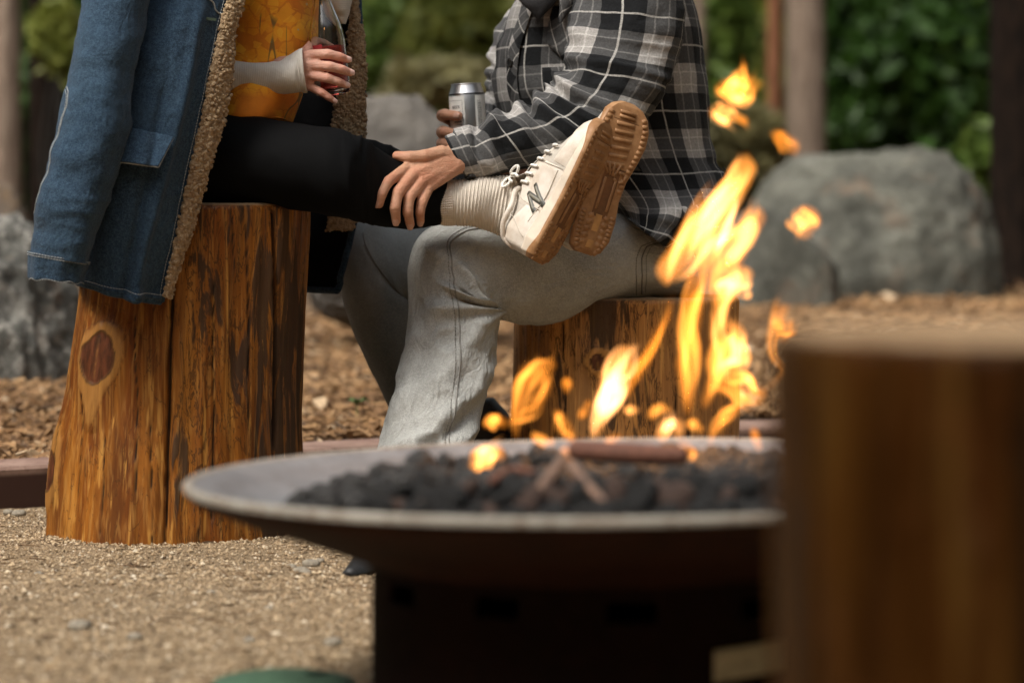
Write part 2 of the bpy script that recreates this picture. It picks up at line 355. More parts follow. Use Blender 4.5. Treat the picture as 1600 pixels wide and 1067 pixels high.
def mat_wood(name, seed=0.0, dark_amt=1.0, tone=1.0, pale=0.0, spec=.22):
    g = M(name); ob = g.map(g.obj(), (1, 1, 1), loc=(seed, seed * .7, seed * .3))
    v1 = g.map(ob, (16, 16, 1.3)); v2 = g.map(ob, (60, 60, 3.0)); v3 = g.map(ob, (26, 26, 3.4)); v4 = g.map(ob, (220, 220, 9))
    a = g.noise(v1, 1.0, 4, .6, .6); b = g.noise(v2, 1.0, 4, .65, .4)
    c = g.ramp(a, [(.25, (.075 * tone, .020 * tone, .0035 * tone)), (.42, (.20 * tone, .058 * tone, .008 * tone)), (.58, (.35 * tone, .128 * tone, .017 * tone)), (.78, (.54 * tone, .25 * tone, .05 * tone))])
    c = g.mix(g.ramp(b, [(.38, 0), (.66, .7)]), c, (.12 * tone, .034 * tone, .006 * tone))
    c = g.mix(g.ramp(g.noise(g.map(ob, (9, 9, 2.2), loc=(2, 7, 3)), 1.0, 4, .65, 1.0), [(.46, 0), (.62, .7)]), c, (.085 * tone, .026 * tone, .006 * tone))
    c = g.mix(g.ramp(g.noise(v4, 1.0, 2), [(.5, 0), (.72, .4)]), c, (.5 * tone, .26 * tone, .07 * tone))
    c = g.mix(g.ramp(g.noise(g.map(ob, (75, 75, 2.2), loc=(5, 2, 1)), 1.0, 3, .6, .5), [(.58, 0), (.68, .65)]), c, (.58 * tone, .29 * tone, .065 * tone))
    if pale: c = g.mix(pale, c, (.52, .30, .12))
    # leftover inner bark: dark ragged vertical patches, thin outlines round them
    pn = g.noise(v3, 1.0, 6, .62, 1.2); reg = g.noise(g.map(ob, (5, 5, 1.2)), 1.0, 2)
    pm = g.math('ADD', pn, g.math('MULTIPLY', g.math('SUBTRACT', reg, .5), .55))
    pm = g.math('ADD', pm, g.math('MULTIPLY', g.attr('bark'), .22 * dark_amt))
    patch = g.step(pm, .60, .66)
    c = g.mix(g.math('MULTIPLY', patch, .85), c, g.mix(g.ramp(b, [(.3, 0), (.7, 1)]), (.012, .010, .008), (.05, .032, .018)))
    edge = g.math('SUBTRACT', 1.0, g.step(g.math('ABSOLUTE', g.math('SUBTRACT', pm, .56)), .006, .016))
    c = g.mix(g.math('MULTIPLY', edge, .75), c, (.05, .022, .008))
    edge2 = g.math('SUBTRACT', 1.0, g.step(g.math('ABSOLUTE', g.math('SUBTRACT', g.noise(g.map(ob, (34, 34, 7)), 1.0, 4, .6, .9), .5)), .005, .014))
    c = g.mix(g.math('MULTIPLY', edge2, .55), c, (.06, .022, .006))
    # knots
    hal = g.attr('halo'); kn = g.attr('knot')
    rings = g.noise(g.map(ob, (90, 90, 26)), 1.0, 3, .6)
    c = g.mix(g.math('MULTIPLY', hal, .75), c, g.mix(rings, (.22 * tone, .10 * tone, .022 * tone), (.46 * tone, .22 * tone, .06 * tone)))
    c = g.mix(kn, c, g.mix(g.ramp(rings, [(.35, 0), (.65, 1)]), (.028, .009, .005), (.095, .028, .012)))
    c = g.mix(g.attr('rim'), c, (.022, .009, .004))
    c = g.mix(g.attr('crack'), c, (.006, .004, .003))
    top = g.attr('top'); tr = g.noise(g.map(ob, (40, 40, 40)), 1.0, 4, .6)
    c = g.mix(top, c, g.mix(g.ramp(tr, [(.35, 0), (.7, 1)]), (.24, .155, .085), (.40, .28, .17)))
    h = g.math('ADD', g.math('MULTIPLY', b, .6), g.math('ADD', g.math('MULTIPLY', patch, .5), g.math('MULTIPLY', g.noise(v4, 1.0, 2), .3)))
    ro = g.math('ADD', .42, g.math('MULTIPLY', g.math('MAXIMUM', patch, top), .35))
    return g.bsdf(Base_Color=c, Roughness=ro, Specular_IOR_Level=spec, Normal=g.bump(h, .5, .004))

def mat_rock(name, a, b, c3, lich=.4, sc=1.0):
    g = M(name); ob = g.obj(); n = g.noise(ob, 7 * sc, 6, .65); n2 = g.noise(ob, 26 * sc, 5, .65); n3 = g.noise(ob, 90 * sc, 3, .6)
    c = g.mix(g.ramp(n, [(.35, 0), (.62, 1)]), a, b)
    c = g.mix(g.ramp(n2, [(.52, 0), (.72, lich)]), c, c3)
    big = g.noise(ob, 3.3 * sc, 4, .6, .8); c = g.mix(g.ramp(big, [(.40, .6), (.54, 0)]), c, tuple(x * .6 for x in a)); c = g.mix(g.ramp(g.noise(ob, 5.5 * sc, 3, .6), [(.56, 0), (.68, .3)]), c, c3)
    c = g.mix(g.ramp(n3, [(.55, 0), (.75, .6)]), c, tuple(x * .35 for x in a))
    c = g.mix(g.ramp(g.noise(ob, 4.1 * sc, 3, .6), [(.58, 0), (.7, .55)]), c, (.20, .13, .085))
    return g.bsdf(Base_Color=c, Roughness=.9, Normal=g.bump(g.math('ADD', n2, g.math('MULTIPLY', n3, .4)), .7, .02))

def mat_bark(name, dark, light, sc=1.0):
    g = M(name); ob = g.obj(); n = g.noise(g.map(ob, (26 * sc, 26 * sc, 5 * sc)), 1.0, 6, .65, .8); n2 = g.noise(ob, 6, 3)
    c = g.mix(g.ramp(n, [(.36, 0), (.62, 1)]), dark, light)
    c = g.mix(g.ramp(n2, [(.4, 0), (.7, .5)]), c, tuple(x * .6 for x in light))
    return g.bsdf(Base_Color=c, Roughness=.95, Specular_IOR_Level=.1, Normal=g.bump(n, .8, .03))

def mat_leaf(name, dark, light, tint=(.16, .17, .03)):
    g = M(name); n = g.attr('tone'); 
    c = g.ramp(n, [(0, dark), (.55, light), (.86, light), (1, tint)])
    nd = g.n('ShaderNodeBsdfPrincipled', {'Base Color': c, 'Roughness': .55}); tr = g.n('ShaderNodeBsdfTranslucent', {'Color': c})
    mx = g.n('ShaderNodeMixShader', {0: .3, 1: nd.outputs[0], 2: tr.outputs[0]}); g.t.links.new(mx.outputs[0], g.out.inputs['Surface']); return g.m

DENIM = mat_denim('blue_denim', (.0022, .0070, .0185), (.0066, .0200, .046), (.062, .115, .170), .9, 1.0, .35)
DENIM_THREAD = plain('denim_thread', (.30, .32, .32), .9)
DENIM_DK = plain('denim_seam_shadow', (.012, .02, .035), .9)
JEANS = mat_denim('washed_grey_denim', (.22, .225, .212), (.335, .34, .322), (.55, .555, .53), .7, 1.0, .6)
JEANS_THREAD = plain('jeans_thread', (.14, .135, .12), .9)
PLAID = mat_plaid('black_grey_plaid_flannel', .118, 0.0, (.03, .02))
PLAID_SLEEVE = mat_plaid('black_grey_plaid_sleeve', .118, 0.0, (.012, .055))
PLAID_BIAS = mat_plaid('black_grey_plaid_trim', .09, .6, (.01, .0))
PLAID_DARK = plain('dark_flannel', (.022, .022, .024), .95, scale=300)
LEGGING = (lambda g: g.bsdf(Base_Color=g.mix(g.noise(g.obj(), 300, 2), (.0020, .0021, .0023), (.0046, .0048, .0052)), Roughness=.8, Specular_IOR_Level=.07, Normal=g.bump(g.noise(g.obj(), 700, 2), .2, .0006)))(M('black_legging_knit'))
LINING = (lambda g: g.bsdf(Base_Color=(.0035, .0035, .004), Roughness=.95, Specular_IOR_Level=.05))(M('black_lining'))
SHERPA = (lambda g: g.bsdf(Base_Color=g.mix(g.ramp(g.noise(g.obj(), 130, 3, .6), [(.35, 0), (.7, 1)]), (.24, .155, .080), (.46, .335, .195)), Roughness=.95, Sheen_Weight=.12, Normal=g.bump(g.noise(g.obj(), 900, 3, .7), .7, .002)))(M('tan_sherpa'))
SHERPA_BASE = plain('tan_sherpa_base', (.10, .065, .034), .95)
def mat_shirt():
    g = M('orange_floral_cotton'); ob = g.obj(); wv = g.map(ob, (1, .3, 1)); 
    nz = g.n('ShaderNodeTexNoise', {'Vector': wv, 'Scale': 30.0, 'Detail': 2.0}).outputs['Color']
    off = g.n('ShaderNodeVectorMath', {0: nz, 1: (.5, .5, .5)}, operation='SUBTRACT').outputs[0]; off = g.n('ShaderNodeVectorMath', {0: off, 'Scale': .022}, operation='SCALE').outputs[0]
    pv = g.n('ShaderNodeVectorMath', {0: wv, 1: off}, operation='ADD').outputs[0]
    c = g.mix(g.ramp(g.noise(ob, 26, 4, .6), [(.35, 0), (.65, 1)]), (.62, .175, .008), (.78, .25, .014))
    zone = g.ramp(g.noise(wv, 9, 2), [(.40, 0), (.50, 1)])
    for sc, a_, b_, m in ((44.0, (.84, .31, .010), (.96, .46, .025), .9), (75.0, (.88, .36, .012), (.96, .50, .04), .6)):
        vv = g.n('ShaderNodeTexVoronoi', {'Vector': pv, 'Scale': sc}); ed = g.step(g.vor(pv, sc, 'DISTANCE_TO_EDGE'), .03, .11); sep = g.n('ShaderNodeSeparateColor', {0: vv.outputs['Color']})
        c = g.mix(g.math('MULTIPLY', g.math('MULTIPLY', ed, zone), g.math('MULTIPLY', g.step(sep.outputs[1], .25, .45), m)), c, g.mix(sep.outputs[0], a_, b_))
        if sc < 50: c = g.mix(g.math('MULTIPLY', g.math('MULTIPLY', g.step(vv.outputs['Distance'], .14, .09), zone), g.step(sep.outputs[2], .6, .65)), c, (.60, .48, .32))
    leaf = g.step(g.math('ABSOLUTE', g.math('SUBTRACT', g.noise(g.map(ob, (46, 10, 9), rot=(0, .15, 0)), 1.0, 0), .5)), .035, .016)
    lz = g.ramp(g.noise(g.map(ob, (14, 4, 11), loc=(3, 1, 2)), 1.0, 1), [(.56, 0), (.63, .8)])
    c = g.mix(g.math('MULTIPLY', leaf, lz), c, (.085, .085, .03))
    return g.bsdf(Base_Color=c, Roughness=.85, Normal=g.bump(g.noise(ob, 400, 3), .3, .001))
SHIRT = mat_shirt()
def mat_knit(name, a, b, fx, fy, st=.6):
    g = M(name); uv = g.uv(); s = g.n('ShaderNodeSeparateXYZ', {'Vector': uv})
    w1 = g.math('SINE', g.math('MULTIPLY', s.outputs[0], fx * 6.283)); w2 = g.math('SINE', g.math('MULTIPLY', s.outputs[1], fy * 6.283)); nz = g.noise(g.obj(), 160, 3, .6)
    h = g.math('ADD', g.math('MULTIPLY', w1, .35), g.math('ADD', g.math('MULTIPLY', w2, .5), nz))
    c = g.mix(g.math('ADD', g.math('MULTIPLY', g.math('ADD', w1, w2), .2), g.math('MULTIPLY', nz, .7), clamp=True), a, b)
    return g.bsdf(Base_Color=c, Roughness=.92, Sheen_Weight=.08, Normal=g.bump(h, st, .0018))
THERMAL = mat_knit('ivory_thermal_knit', (.56, .525, .465), (.70, .665, .60), 520, 330, .28)
SOCK = mat_knit('cream_ribbed_knit', (.54, .48, .40), (.70, .64, .555), 420, 330, .4)
SKIN_M = mat_skin('tan_skin', (.47, .265, .165), (.46, .205, .12), (.27, .125, .07))
SKIN_M2 = SKIN_M
SKIN_W = mat_skin('fair_skin', (.60, .37, .28), (.60, .27, .19), (.40, .20, .13))
NAIL_M = plain('nail_tan', (.46, .26, .19), .3, var=.08, bump=.02)
NAIL_W = plain('nail_pale', (.70, .46, .40), .28, var=.06, bump=.02)
HAIR = plain('dark_brown_hair', (.035, .02, .012), .6, scale=200)
SHOE_WHITE = (lambda g: g.bsdf(Base_Color=g.mix(g.ramp(g.noise(g.obj(), 22, 5, .65), [(.42, 0), (.66, .7)]), (.64, .59, .52), (.43, .34, .25)), Roughness=.6, Normal=g.bump(g.noise(g.obj(), 500, 3), .25, .001)))(M('cream_leather'))
SHOE_MESH = mat_knit('cream_shoe_mesh', (.38, .345, .295), (.55, .51, .445), 420, 420, .6)
SHOE_DIRT = plain('scuffed_cream_leather', (.46, .41, .34), .65, scale=40, var=.18)
LACE = plain('white_lace', (.70, .68, .63), .9, scale=400)
GUM = (lambda g: g.bsdf(Base_Color=g.mix(g.ramp(g.noise(g.obj(), 45, 5, .65), [(.35, 0), (.7, 1)]), (.24, .115, .042), (.38, .205, .090)), Roughness=.6, Normal=g.bump(g.noise(g.obj(), 300, 3), .3, .001)))(M('gum_rubber'))
GUM_DK = plain('gum_recess_shade', (.15, .066, .023), .7)
GUM_LT = plain('gum_window', (.42, .22, .075), .4)
MIDSOLE = plain('cream_midsole_foam', (.60, .52, .42), .65, scale=30, var=.14)
LOGO_FILL = plain('grey_logo_fill', (.16, .15, .115), .5)
LOGO_EDGE = plain('dark_logo_edge', (.035, .034, .025), .5)
BOOT = plain('black_boot_leather', (.012, .012, .012), .55)
WOOD_L = mat_wood('varnished_stump_wood', 0.0, 1.0, .86)
WOOD_R = mat_wood('pale_varnished_stump_wood', 3.7, 1.0, 1.5, .35)
WOOD_F = mat_wood('shaded_dark_stump_wood', 8.1, .8, .125, 0, .03)  # dark wood, its tone lowered further to stand in for shade

# ================================================================ SETTING
def chip_z(x, y):
    """height of the wood-chip ground behind the kerb"""
    return .058 + .015 * np.clip(y - 6.0, 0, 60) + .02 * smooth(8, 14, y) + .012 * fbm(np.stack([np.asarray(x) * 1.3, np.asarray(y) * 1.3, np.zeros_like(np.asarray(x, float))], -1), 2, 5)
def kerb_y(x):
    xs = [-6, -3, -1.6, -.86, -.33, .08, .56, 1.3, 2.6, 6]; ys = [3.1, 3.9, 4.55, 5.05, 5.50, 5.80, 6.08, 6.35, 6.5, 6.5]
    return np.interp(x, xs, ys)
KW = .20    # width of the kerb's top

# ground: one sheet to the horizon, compacted gravel near the fire
xs = np.concatenate([-np.geomspace(300, 2.6, 26), np.arange(-2.5, 2.51, .022), np.geomspace(2.6, 300, 26)])
ys = np.concatenate([-np.geomspace(200, 1.6, 18), np.arange(-1.5, 2.3, .12), np.arange(2.3, 6.8, .022), np.geomspace(6.85, 400, 30)])
X, Y = np.meshgrid(xs, ys, indexing='ij'); pp = np.stack([X, Y, X * 0], -1)
Z = (.006 * fbm(pp * 5, 3, 1) + .0035 * fbm(pp * 30, 2, 2)) * (np.abs(X) < 2.6) * (Y > 2.2) * (Y < 6.9)
g = M('compacted_gravel'); ob = g.obj()
n1 = g.noise(ob, 240, 4, .7); n2 = g.noise(ob, 3.2, 4, .6); n3 = g.vor(ob, 190)
c = g.mix(g.ramp(n1, [(.3, 0), (.7, 1)]), (.17, .112, .058), (.39, .275, .155))
c = g.mix(g.ramp(n2, [(.35, 0), (.7, .55)]), c, (.20, .145, .085))
c = g.mix(g.ramp(g.noise(ob, 620, 2), [(.58, 0), (.7, .55)]), c, (.09, .065, .04))
c = g.mix(g.ramp(g.noise(ob, 420, 2), [(.62, 0), (.72, .6)]), c, (.5, .42, .3))
GRAVEL = g.bsdf(Base_Color=c, Roughness=.95, Normal=g.bump(g.math('ADD', n1, g.math('MULTIPLY', n3, -.7)), .9, .006))
tag(mk('ground', np.stack([X, Y, Z], -1), grid_quads(len(xs), len(ys))[:, ::-1], mat=GRAVEL), kind='structure')

# wood-chip ground behind the kerb (own sheet, a step higher)
us = np.concatenate([-np.geomspace(90, 3.1, 20), np.arange(-3, 3.01, .06), np.geomspace(3.1, 90, 20)])
vs = np.concatenate([np.arange(0, 4, .05), np.geomspace(4.05, 70, 40)])
U, W = np.meshgrid(us, vs, indexing='ij'); Y0 = kerb_y(np.clip(U, -6, 6)) + KW - .02; Yw = Y0 + W
Zc = chip_z(U, Yw); pc = np.stack([U, Yw, U * 0], -1); Zc = Zc + .012 * fbm(pc * 7, 3, 9)
Zc = np.where(W < .12, np.minimum(Zc, .062), Zc)
g = M('wood_chip_mulch'); ob = g.obj(); v = g.n('ShaderNodeTexVoronoi', {'Vector': g.map(ob, (34, 60, 40)), 'Scale': 1.0})
cc = g.n('ShaderNodeSeparateColor', {0: v.outputs['Color']})
c = g.ramp(cc.outputs[0], [(0, (.06, .032, .014)), (.4, (.17, .092, .038)), (.75, (.30, .175, .08)), (1, (.43, .29, .16))])
c = g.mix(g.step(v.outputs['Distance'], .35, .6), c, (.05, .03, .016))
c = g.mix(g.ramp(g.noise(ob, 1.4, 4, .6), [(.42, 0), (.65, .75)]), c, (.11, .075, .04))
MULCH = g.bsdf(Base_Color=c, Roughness=.95, Normal=g.bump(v.outputs['Distance'], .8, .02))
tag(mk('wood_chip_ground', np.stack([U, Yw, Zc], -1), grid_quads(len(us), len(vs))[:, ::-1], mat=MULCH), kind='structure')

# kerb: low wide steel edging with a flat top
kx = np.linspace(-6, 6, 121); ky = kerb_y(kx); ky = np.convolve(np.pad(ky, 6, mode='edge'), np.ones(13) / 13, 'valid')
prof = [(0, -.05), (0, .066), (.006, .072), (KW - .006, .072), (KW, .066), (KW, -.05)]
G = np.stack([np.stack([kx + .0 * d, ky + d, np.full_like(kx, z) + .0015 * vn(np.stack([kx * 9, kx * 0 + d * 40, kx * 0], -1), 4)], -1) for d, z in prof], 1)
g = M('pinkish_brown_kerb'); ob = g.obj(); n = g.noise(ob, 12, 5, .65)
c = g.mix(g.ramp(n, [(.35, 0), (.65, 1)]), (.20, .115, .085), (.33, .215, .165)); c = g.mix(g.ramp(g.noise(ob, 60, 4, .7), [(.5, 0), (.7, .6)]), c, (.12, .06, .04))
sz = g.n('ShaderNodeSeparateXYZ', {0: ob}); c = g.mix(g.step(sz.outputs[2], .062, .052), c, (.055, .022, .014))  # upright face painted darker, as the shade below the lit top
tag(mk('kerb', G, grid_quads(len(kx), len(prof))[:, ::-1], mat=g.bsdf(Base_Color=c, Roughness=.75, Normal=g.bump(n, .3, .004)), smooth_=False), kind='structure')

# hill rising behind the woods
hx = np.linspace(-160, 160, 60); hy = np.concatenate([np.linspace(34, 70, 30), np.linspace(75, 220, 20)])
X, Y = np.meshgrid(hx, hy, indexing='ij'); Z = .4 + 22 * smooth(34, 120, Y) + .5 * fbm(np.stack([X * .08, Y * .08, X * 0], -1), 3, 3)
tag(mk('hill', np.stack([X, Y, Z], -1), grid_quads(60, len(hy))[:, ::-1], mat=plain('forest_floor', (.035, .034, .018), .95, var=.5, scale=.8)), kind='structure')

# loose grit on the gravel (nobody could count it)
def scatter(n, base, pts, size, flat, tones, rngs):
    V0, T0 = base; m = len(V0); s = size[:, None] * rngs.uniform(.6, 1.4, (n, 3)); s[:, 2] *= flat
    an = rngs.uniform(0, 6.283, n); V = V0[None] * s[:, None, :]; V = V + rngs.normal(0, .12, V.shape) * size[:, None, None]
    c_, s_ = np.cos(an)[:, None], np.sin(an)[:, None]; x = V[..., 0] * c_ - V[..., 1] * s_; y = V[..., 0] * s_ + V[..., 1] * c_
    V = np.stack([x, y, V[..., 2]], -1) + pts[:, None]
    return V.reshape(-1, 3), (T0[None] + (np.arange(n) * m)[:, None, None]).reshape(-1, 3), np.repeat(tones, m)
OCT = (np.array([(1, 0, 0), (-1, 0, 0), (0, 1, 0), (0, -1, 0), (0, 0, 1), (0, 0, -1)], float), np.array([(0, 2, 4), (2, 1, 4), (1, 3, 4), (3, 0, 4), (2, 0, 5), (1, 2, 5), (3, 1, 5), (0, 3, 5)]))
def gz(x, y):
    q = np.stack([x, y, x * 0], -1); return .006 * fbm(q * 5, 3, 1) + .0035 * fbm(q * 30, 2, 2)
r = np.random.default_rng(3); n = 80000
Yp = 2.75 + 2.6 * r.random(n) ** .9; pxs = r.uniform(-260, 760, n); Xp = (pxs - 800) / F * Yp
Xp = np.concatenate([Xp, r.uniform(-2.2, 2.4, 50000)]); Yp = np.concatenate([Yp, r.uniform(1.6, 6.2, 50000)])
ok = Yp < kerb_y(Xp) - .01; Xp, Yp = Xp[ok], Yp[ok]; n = len(Xp)
sz_ = np.clip(r.lognormal(math.log(.0014), .48, n), .0006, .006)
V, T, tone = scatter(n, OCT, np.stack([Xp, Yp, gz(Xp, Yp) + sz_ * .3], -1), sz_, .75, r.random(n), r)
g = M('granite_grit'); GRIT = g.bsdf(Base_Color=g.ramp(g.attr('tone'), [(0, (.08, .052, .028)), (.22, (.20, .135, .072)), (.6, (.37, .265, .155)), (.9, (.50, .385, .245)), (1, (.60, .52, .40))]), Roughness=.9)
tag(mk('gravel_grit', V, None, T, GRIT, smooth_=False, attrs={'tone': tone}), kind='stuff')

# grit banked up against the tall stump, twigs and needles on the gravel
n = 5200; aa = r.uniform(-math.pi, 0, n); sx_, sy_ = float(P(279, 832, 4.65)[0]), 4.65; ro_ = .198 + np.abs(r.normal(0, .016, n)); q_ = np.stack([sx_ + ro_ * 1.06 * np.cos(aa), sy_ + ro_ * .97 * np.sin(aa), .011 * np.exp(-(ro_ - .198) / .016) * r.random(n)], -1)
V, T, tone = scatter(n, OCT, q_, np.clip(r.lognormal(math.log(.0016), .45, n), .0008, .005), .75, r.random(n), r); tag(mk('banked_grit', V, None, T, GRIT, smooth_=False, attrs={'tone': tone}), kind='stuff')
tw = []
for k in range(90):
    Yt = r.uniform(3.0, 4.9); xt = (r.uniform(-40, 600) - 800) / F * Yt; an_ = r.uniform(0, 6.28); Lt = r.uniform(.006, .024); c_ = np.array([xt, Yt, .004 + float(gz(np.array(xt), np.array(Yt)))]); d_ = np.array([math.cos(an_), math.sin(an_), r.normal(0, .08)])
    if Yt < float(kerb_y(xt)) - .03 and math.hypot(xt - sx_, Yt - sy_) > .21: tw.append(tube([c_ - d_ * Lt, c_ + [0, 0, .001], c_ + d_ * Lt], [.0009, .0011, .0006], 6, 5))
tag(mk('needle_litter', *join(tw), plain('dry_needle', (.13, .075, .035), .9)), kind='stuff')

# bigger pebbles one can pick out
PEB = plain('grey_pebble', (.26, .225, .17), .85, scale=90, var=.35, bump=.5)
pebbles = [(486, 886, .011), (470, 897, .0095), (455, 889, .007), (478, 899, .0075), (125, 985, .013), (500, 879, .006), (30, 806, .010), (14, 803, .008), (250, 905, .006), (330, 930, .006), (420, 955, .006), (210, 1000, .008), (520, 1010, .01), (60, 900, .006), (390, 1005, .007)]
for k, (px, py, s) in enumerate(pebbles):
    Yg = F * CAM_H / (py - 340.0); c0 = P(px, py, Yg); V, T = ICO2
    V = V * np.array([1.25, 1, .72]) * s * (1 + .22 * vn(V * 1.6 + k * 7, 3))[:, None]
    solo('pebble', V + c0 * [1, 1, 0] + [0, 0, s * .25], None, T, PEB, 'small grey pebble lying on the tan gravel', 'pebble', 'grey pebbles on the gravel', smooth_=True)

# wood chips (stuff)
BOX = (np.array([(-1, -1, -1), (1, -1, -1), (1, 1, -1), (-1, 1, -1), (-1, -1, 1), (1, -1, 1), (1, 1, 1), (-1, 1, 1)], float),
       np.array([(0, 3, 2), (0, 2, 1), (4, 5, 6), (4, 6, 7), (0, 1, 5), (0, 5, 4), (1, 2, 6), (1, 6, 5), (2, 3, 7), (2, 7, 6), (3, 0, 4), (3, 4, 7)]))
def chips(n, y0, y1, px0, px1, big, seed):
    r = np.random.default_rng(seed); Yc = y0 + (y1 - y0) * r.random(n) ** 1.25; Xc = (r.uniform(px0, px1, n) - 800) / F * Yc
    ok = Yc > kerb_y(Xc) + KW + .015; Xc, Yc = Xc[ok], Yc[ok]; n = len(Xc)
    L = r.lognormal(math.log(.0115), .45, n) * big; Wd = L * r.uniform(.2, .55, n); Th = L * r.uniform(.06, .16, n)
    V0, T0 = BOX; V = V0[None] * np.stack([L, Wd, Th], -1)[:, None, :]
    V[..., 1] *= 1 - .45 * (V0[None, :, 0] > 0) * r.random((n, 1)); V[..., 2] += .18 * Wd[:, None] * (V0[None, :, 0] ** 2) * r.normal(0, 1, (n, 1))
    a, b, d = r.uniform(0, 6.283, n), r.normal(0, .33, n), r.normal(0, .45, n)
    ca, sa, cb, sb, cd, sd = np.cos(a), np.sin(a), np.cos(b), np.sin(b), np.cos(d), np.sin(d)
    x, y, z = V[..., 0], V[..., 1], V[..., 2]
    y, z = y * cd[:, None] - z * sd[:, None], y * sd[:, None] + z * cd[:, None]
    x, z = x * cb[:, None] + z * sb[:, None], -x * sb[:, None] + z * cb[:, None]
    x, y = x * ca[:, None] - y * sa[:, None], x * sa[:, None] + y * ca[:, None]
    zc = chip_z(Xc, Yc) + .010 + .012 * r.random(n)
    V = np.stack([x + Xc[:, None], y + Yc[:, None], z + zc[:, None]], -1)
    return V.reshape(-1, 3), (T0[None] + (np.arange(n) * 8)[:, None, None]).reshape(-1, 3), np.repeat(np.clip(r.normal(.5, .23, n), 0, 1), 8)
g = M('wood_chip'); nn = g.noise(g.obj(), 70, 3)
c = g.ramp(g.attr('tone'), [(0, (.04, .022, .010)), (.3, (.15, .076, .030)), (.6, (.30, .165, .068)), (.85, (.42, .26, .125)), (1, (.54, .40, .25))])
CHIP = g.bsdf(Base_Color=g.mix(g.ramp(nn, [(.4, 0), (.75, .6)]), c, (.12, .07, .035)), Roughness=.9)
A = chips(34000, 5.0, 10.5, -200, 1400, 1.0, 11); B = chips(12000, 9.5, 17, 500, 1700, 1.7, 12)
B2 = chips(15000, 5.0, 13, -2600, -200, 1.3, 13); B3 = chips(15000, 6.0, 14, 1400, 4000, 1.3, 14)
V, _, T = join([(A[0], None, A[1]), (B[0], None, B[1]), (B2[0], None, B2[1]), (B3[0], None, B3[1])])
tag(mk('wood_chips', V, None, T, CHIP, smooth_=False, attrs={'tone': np.concatenate([A[2], B[2], B2[2], B3[2]])}), kind='stuff')

# ---------------------------------------------------------------- boulders
def boulder(name, px0, px1, py0, py1, Y, seed, mat, label, depth=.7, rough=.16, tops=None, cut=.75, ex=.86):
    """ellipsoid block bulged and faceted by noise; py1 is where it meets the ground"""
    c0 = P((px0 + px1) / 2, py1, Y); w = (px1 - px0) / 2 / F * Y; h = (py1 - py0) / F * Y
    V, T = ico(6); V = V.copy()
    n = V / np.linalg.norm(V, axis=1, keepdims=True)
    e = np.sign(n) * np.abs(n) ** ex
    R = e * (1 + rough * fbm(n * 1.5 + seed, 3, seed) + .07 * ridge(n * 2.6 + seed, 3, seed + 4) + .03 * ridge(n * 7 + seed, 2, seed + 6) + .022 * fbm(n * 14 + seed, 3, seed + 8))[:, None]
    pr = np.random.default_rng(seed); pl_ = pr.normal(0, 1, (9, 3)); pl_[:, 2] = np.abs(pl_[:, 2]) * .8; pl_ /= np.linalg.norm(pl_, axis=1, keepdims=True)
    for p_ in pl_: dd_ = R @ p_; lim = pr.uniform(.78, .93); R = R - p_ * (np.maximum(dd_ - lim, 0) * cut)[:, None]
    R[:, 0] /= np.abs(R[:, 0]).max(); R[:, 1] /= np.abs(R[:, 1]).max(); R[:, 2] /= R[:, 2].max()
    if tops is not None: R[:, 2] *= np.interp(R[:, 0], tops[0], tops[1])
    W = R * np.array([w, w * depth, h]); W[:, 2] = np.where(W[:, 2] < 0, W[:, 2] * .35, W[:, 2])
    return solo(name, W + c0, None, T, mat, label, 'boulder', loc=c0)
ROCK_A = mat_rock('grey_green_granite', (.060, .060, .047), (.120, .118, .094), (.25, .245, .205), .7)
ROCK_B = mat_rock('pale_lichen_granite', (.06, .06, .052), (.17, .165, .145), (.56, .53, .47), 1.0, 1.6)
ROCK_C = mat_rock('smooth_grey_granite', (.10, .09, .078), (.155, .14, .122), (.24, .22, .195), .5)
boulder('boulder', 1128, 1584, 230, 466, 12.2, 3, ROCK_A, 'large broad grey boulder beside the dark charred trunk', .75, .12, ([-1, -.75, -.45, -.2, 0, .15, .4, .75, 1], [.8, .95, 1.0, 1.0, .985, .99, 1.02, 1.0, .9]), .3, .80)
boulder('boulder', 1090, 1316, 312, 486, 11.3, 8, ROCK_A, 'paler grey boulder half hidden behind the flames', .7, .10, ([-1, -.4, .1, .6, 1], [.8, .92, 1.0, 1.0, .98]))
boulder('boulder', 470, 768, 147, 420, 9.0, 14, ROCK_C, 'smooth grey boulder behind the beer can', .7, .08, ([-1, -.3, .2, .6, 1], [1, 1.0, 1, .95, .85]), .05, .72)
boulder('boulder', -270, 150, 338, 612, 7.5, 23, ROCK_B, 'pale lichen covered boulder behind the varnished stump', .8, .12, ([-1, 0, .45, .8, 1], [1, 1, 1.03, 1.0, .9]), .15, .66)
boulder('boulder', -60, 58, 284, 420, 10.5, 31, mat_rock('brown_stained_rock', (.10, .085, .07), (.17, .12, .08), (.30, .17, .06), .7), 'small brown stained rock behind the pale boulder', .7, .12)

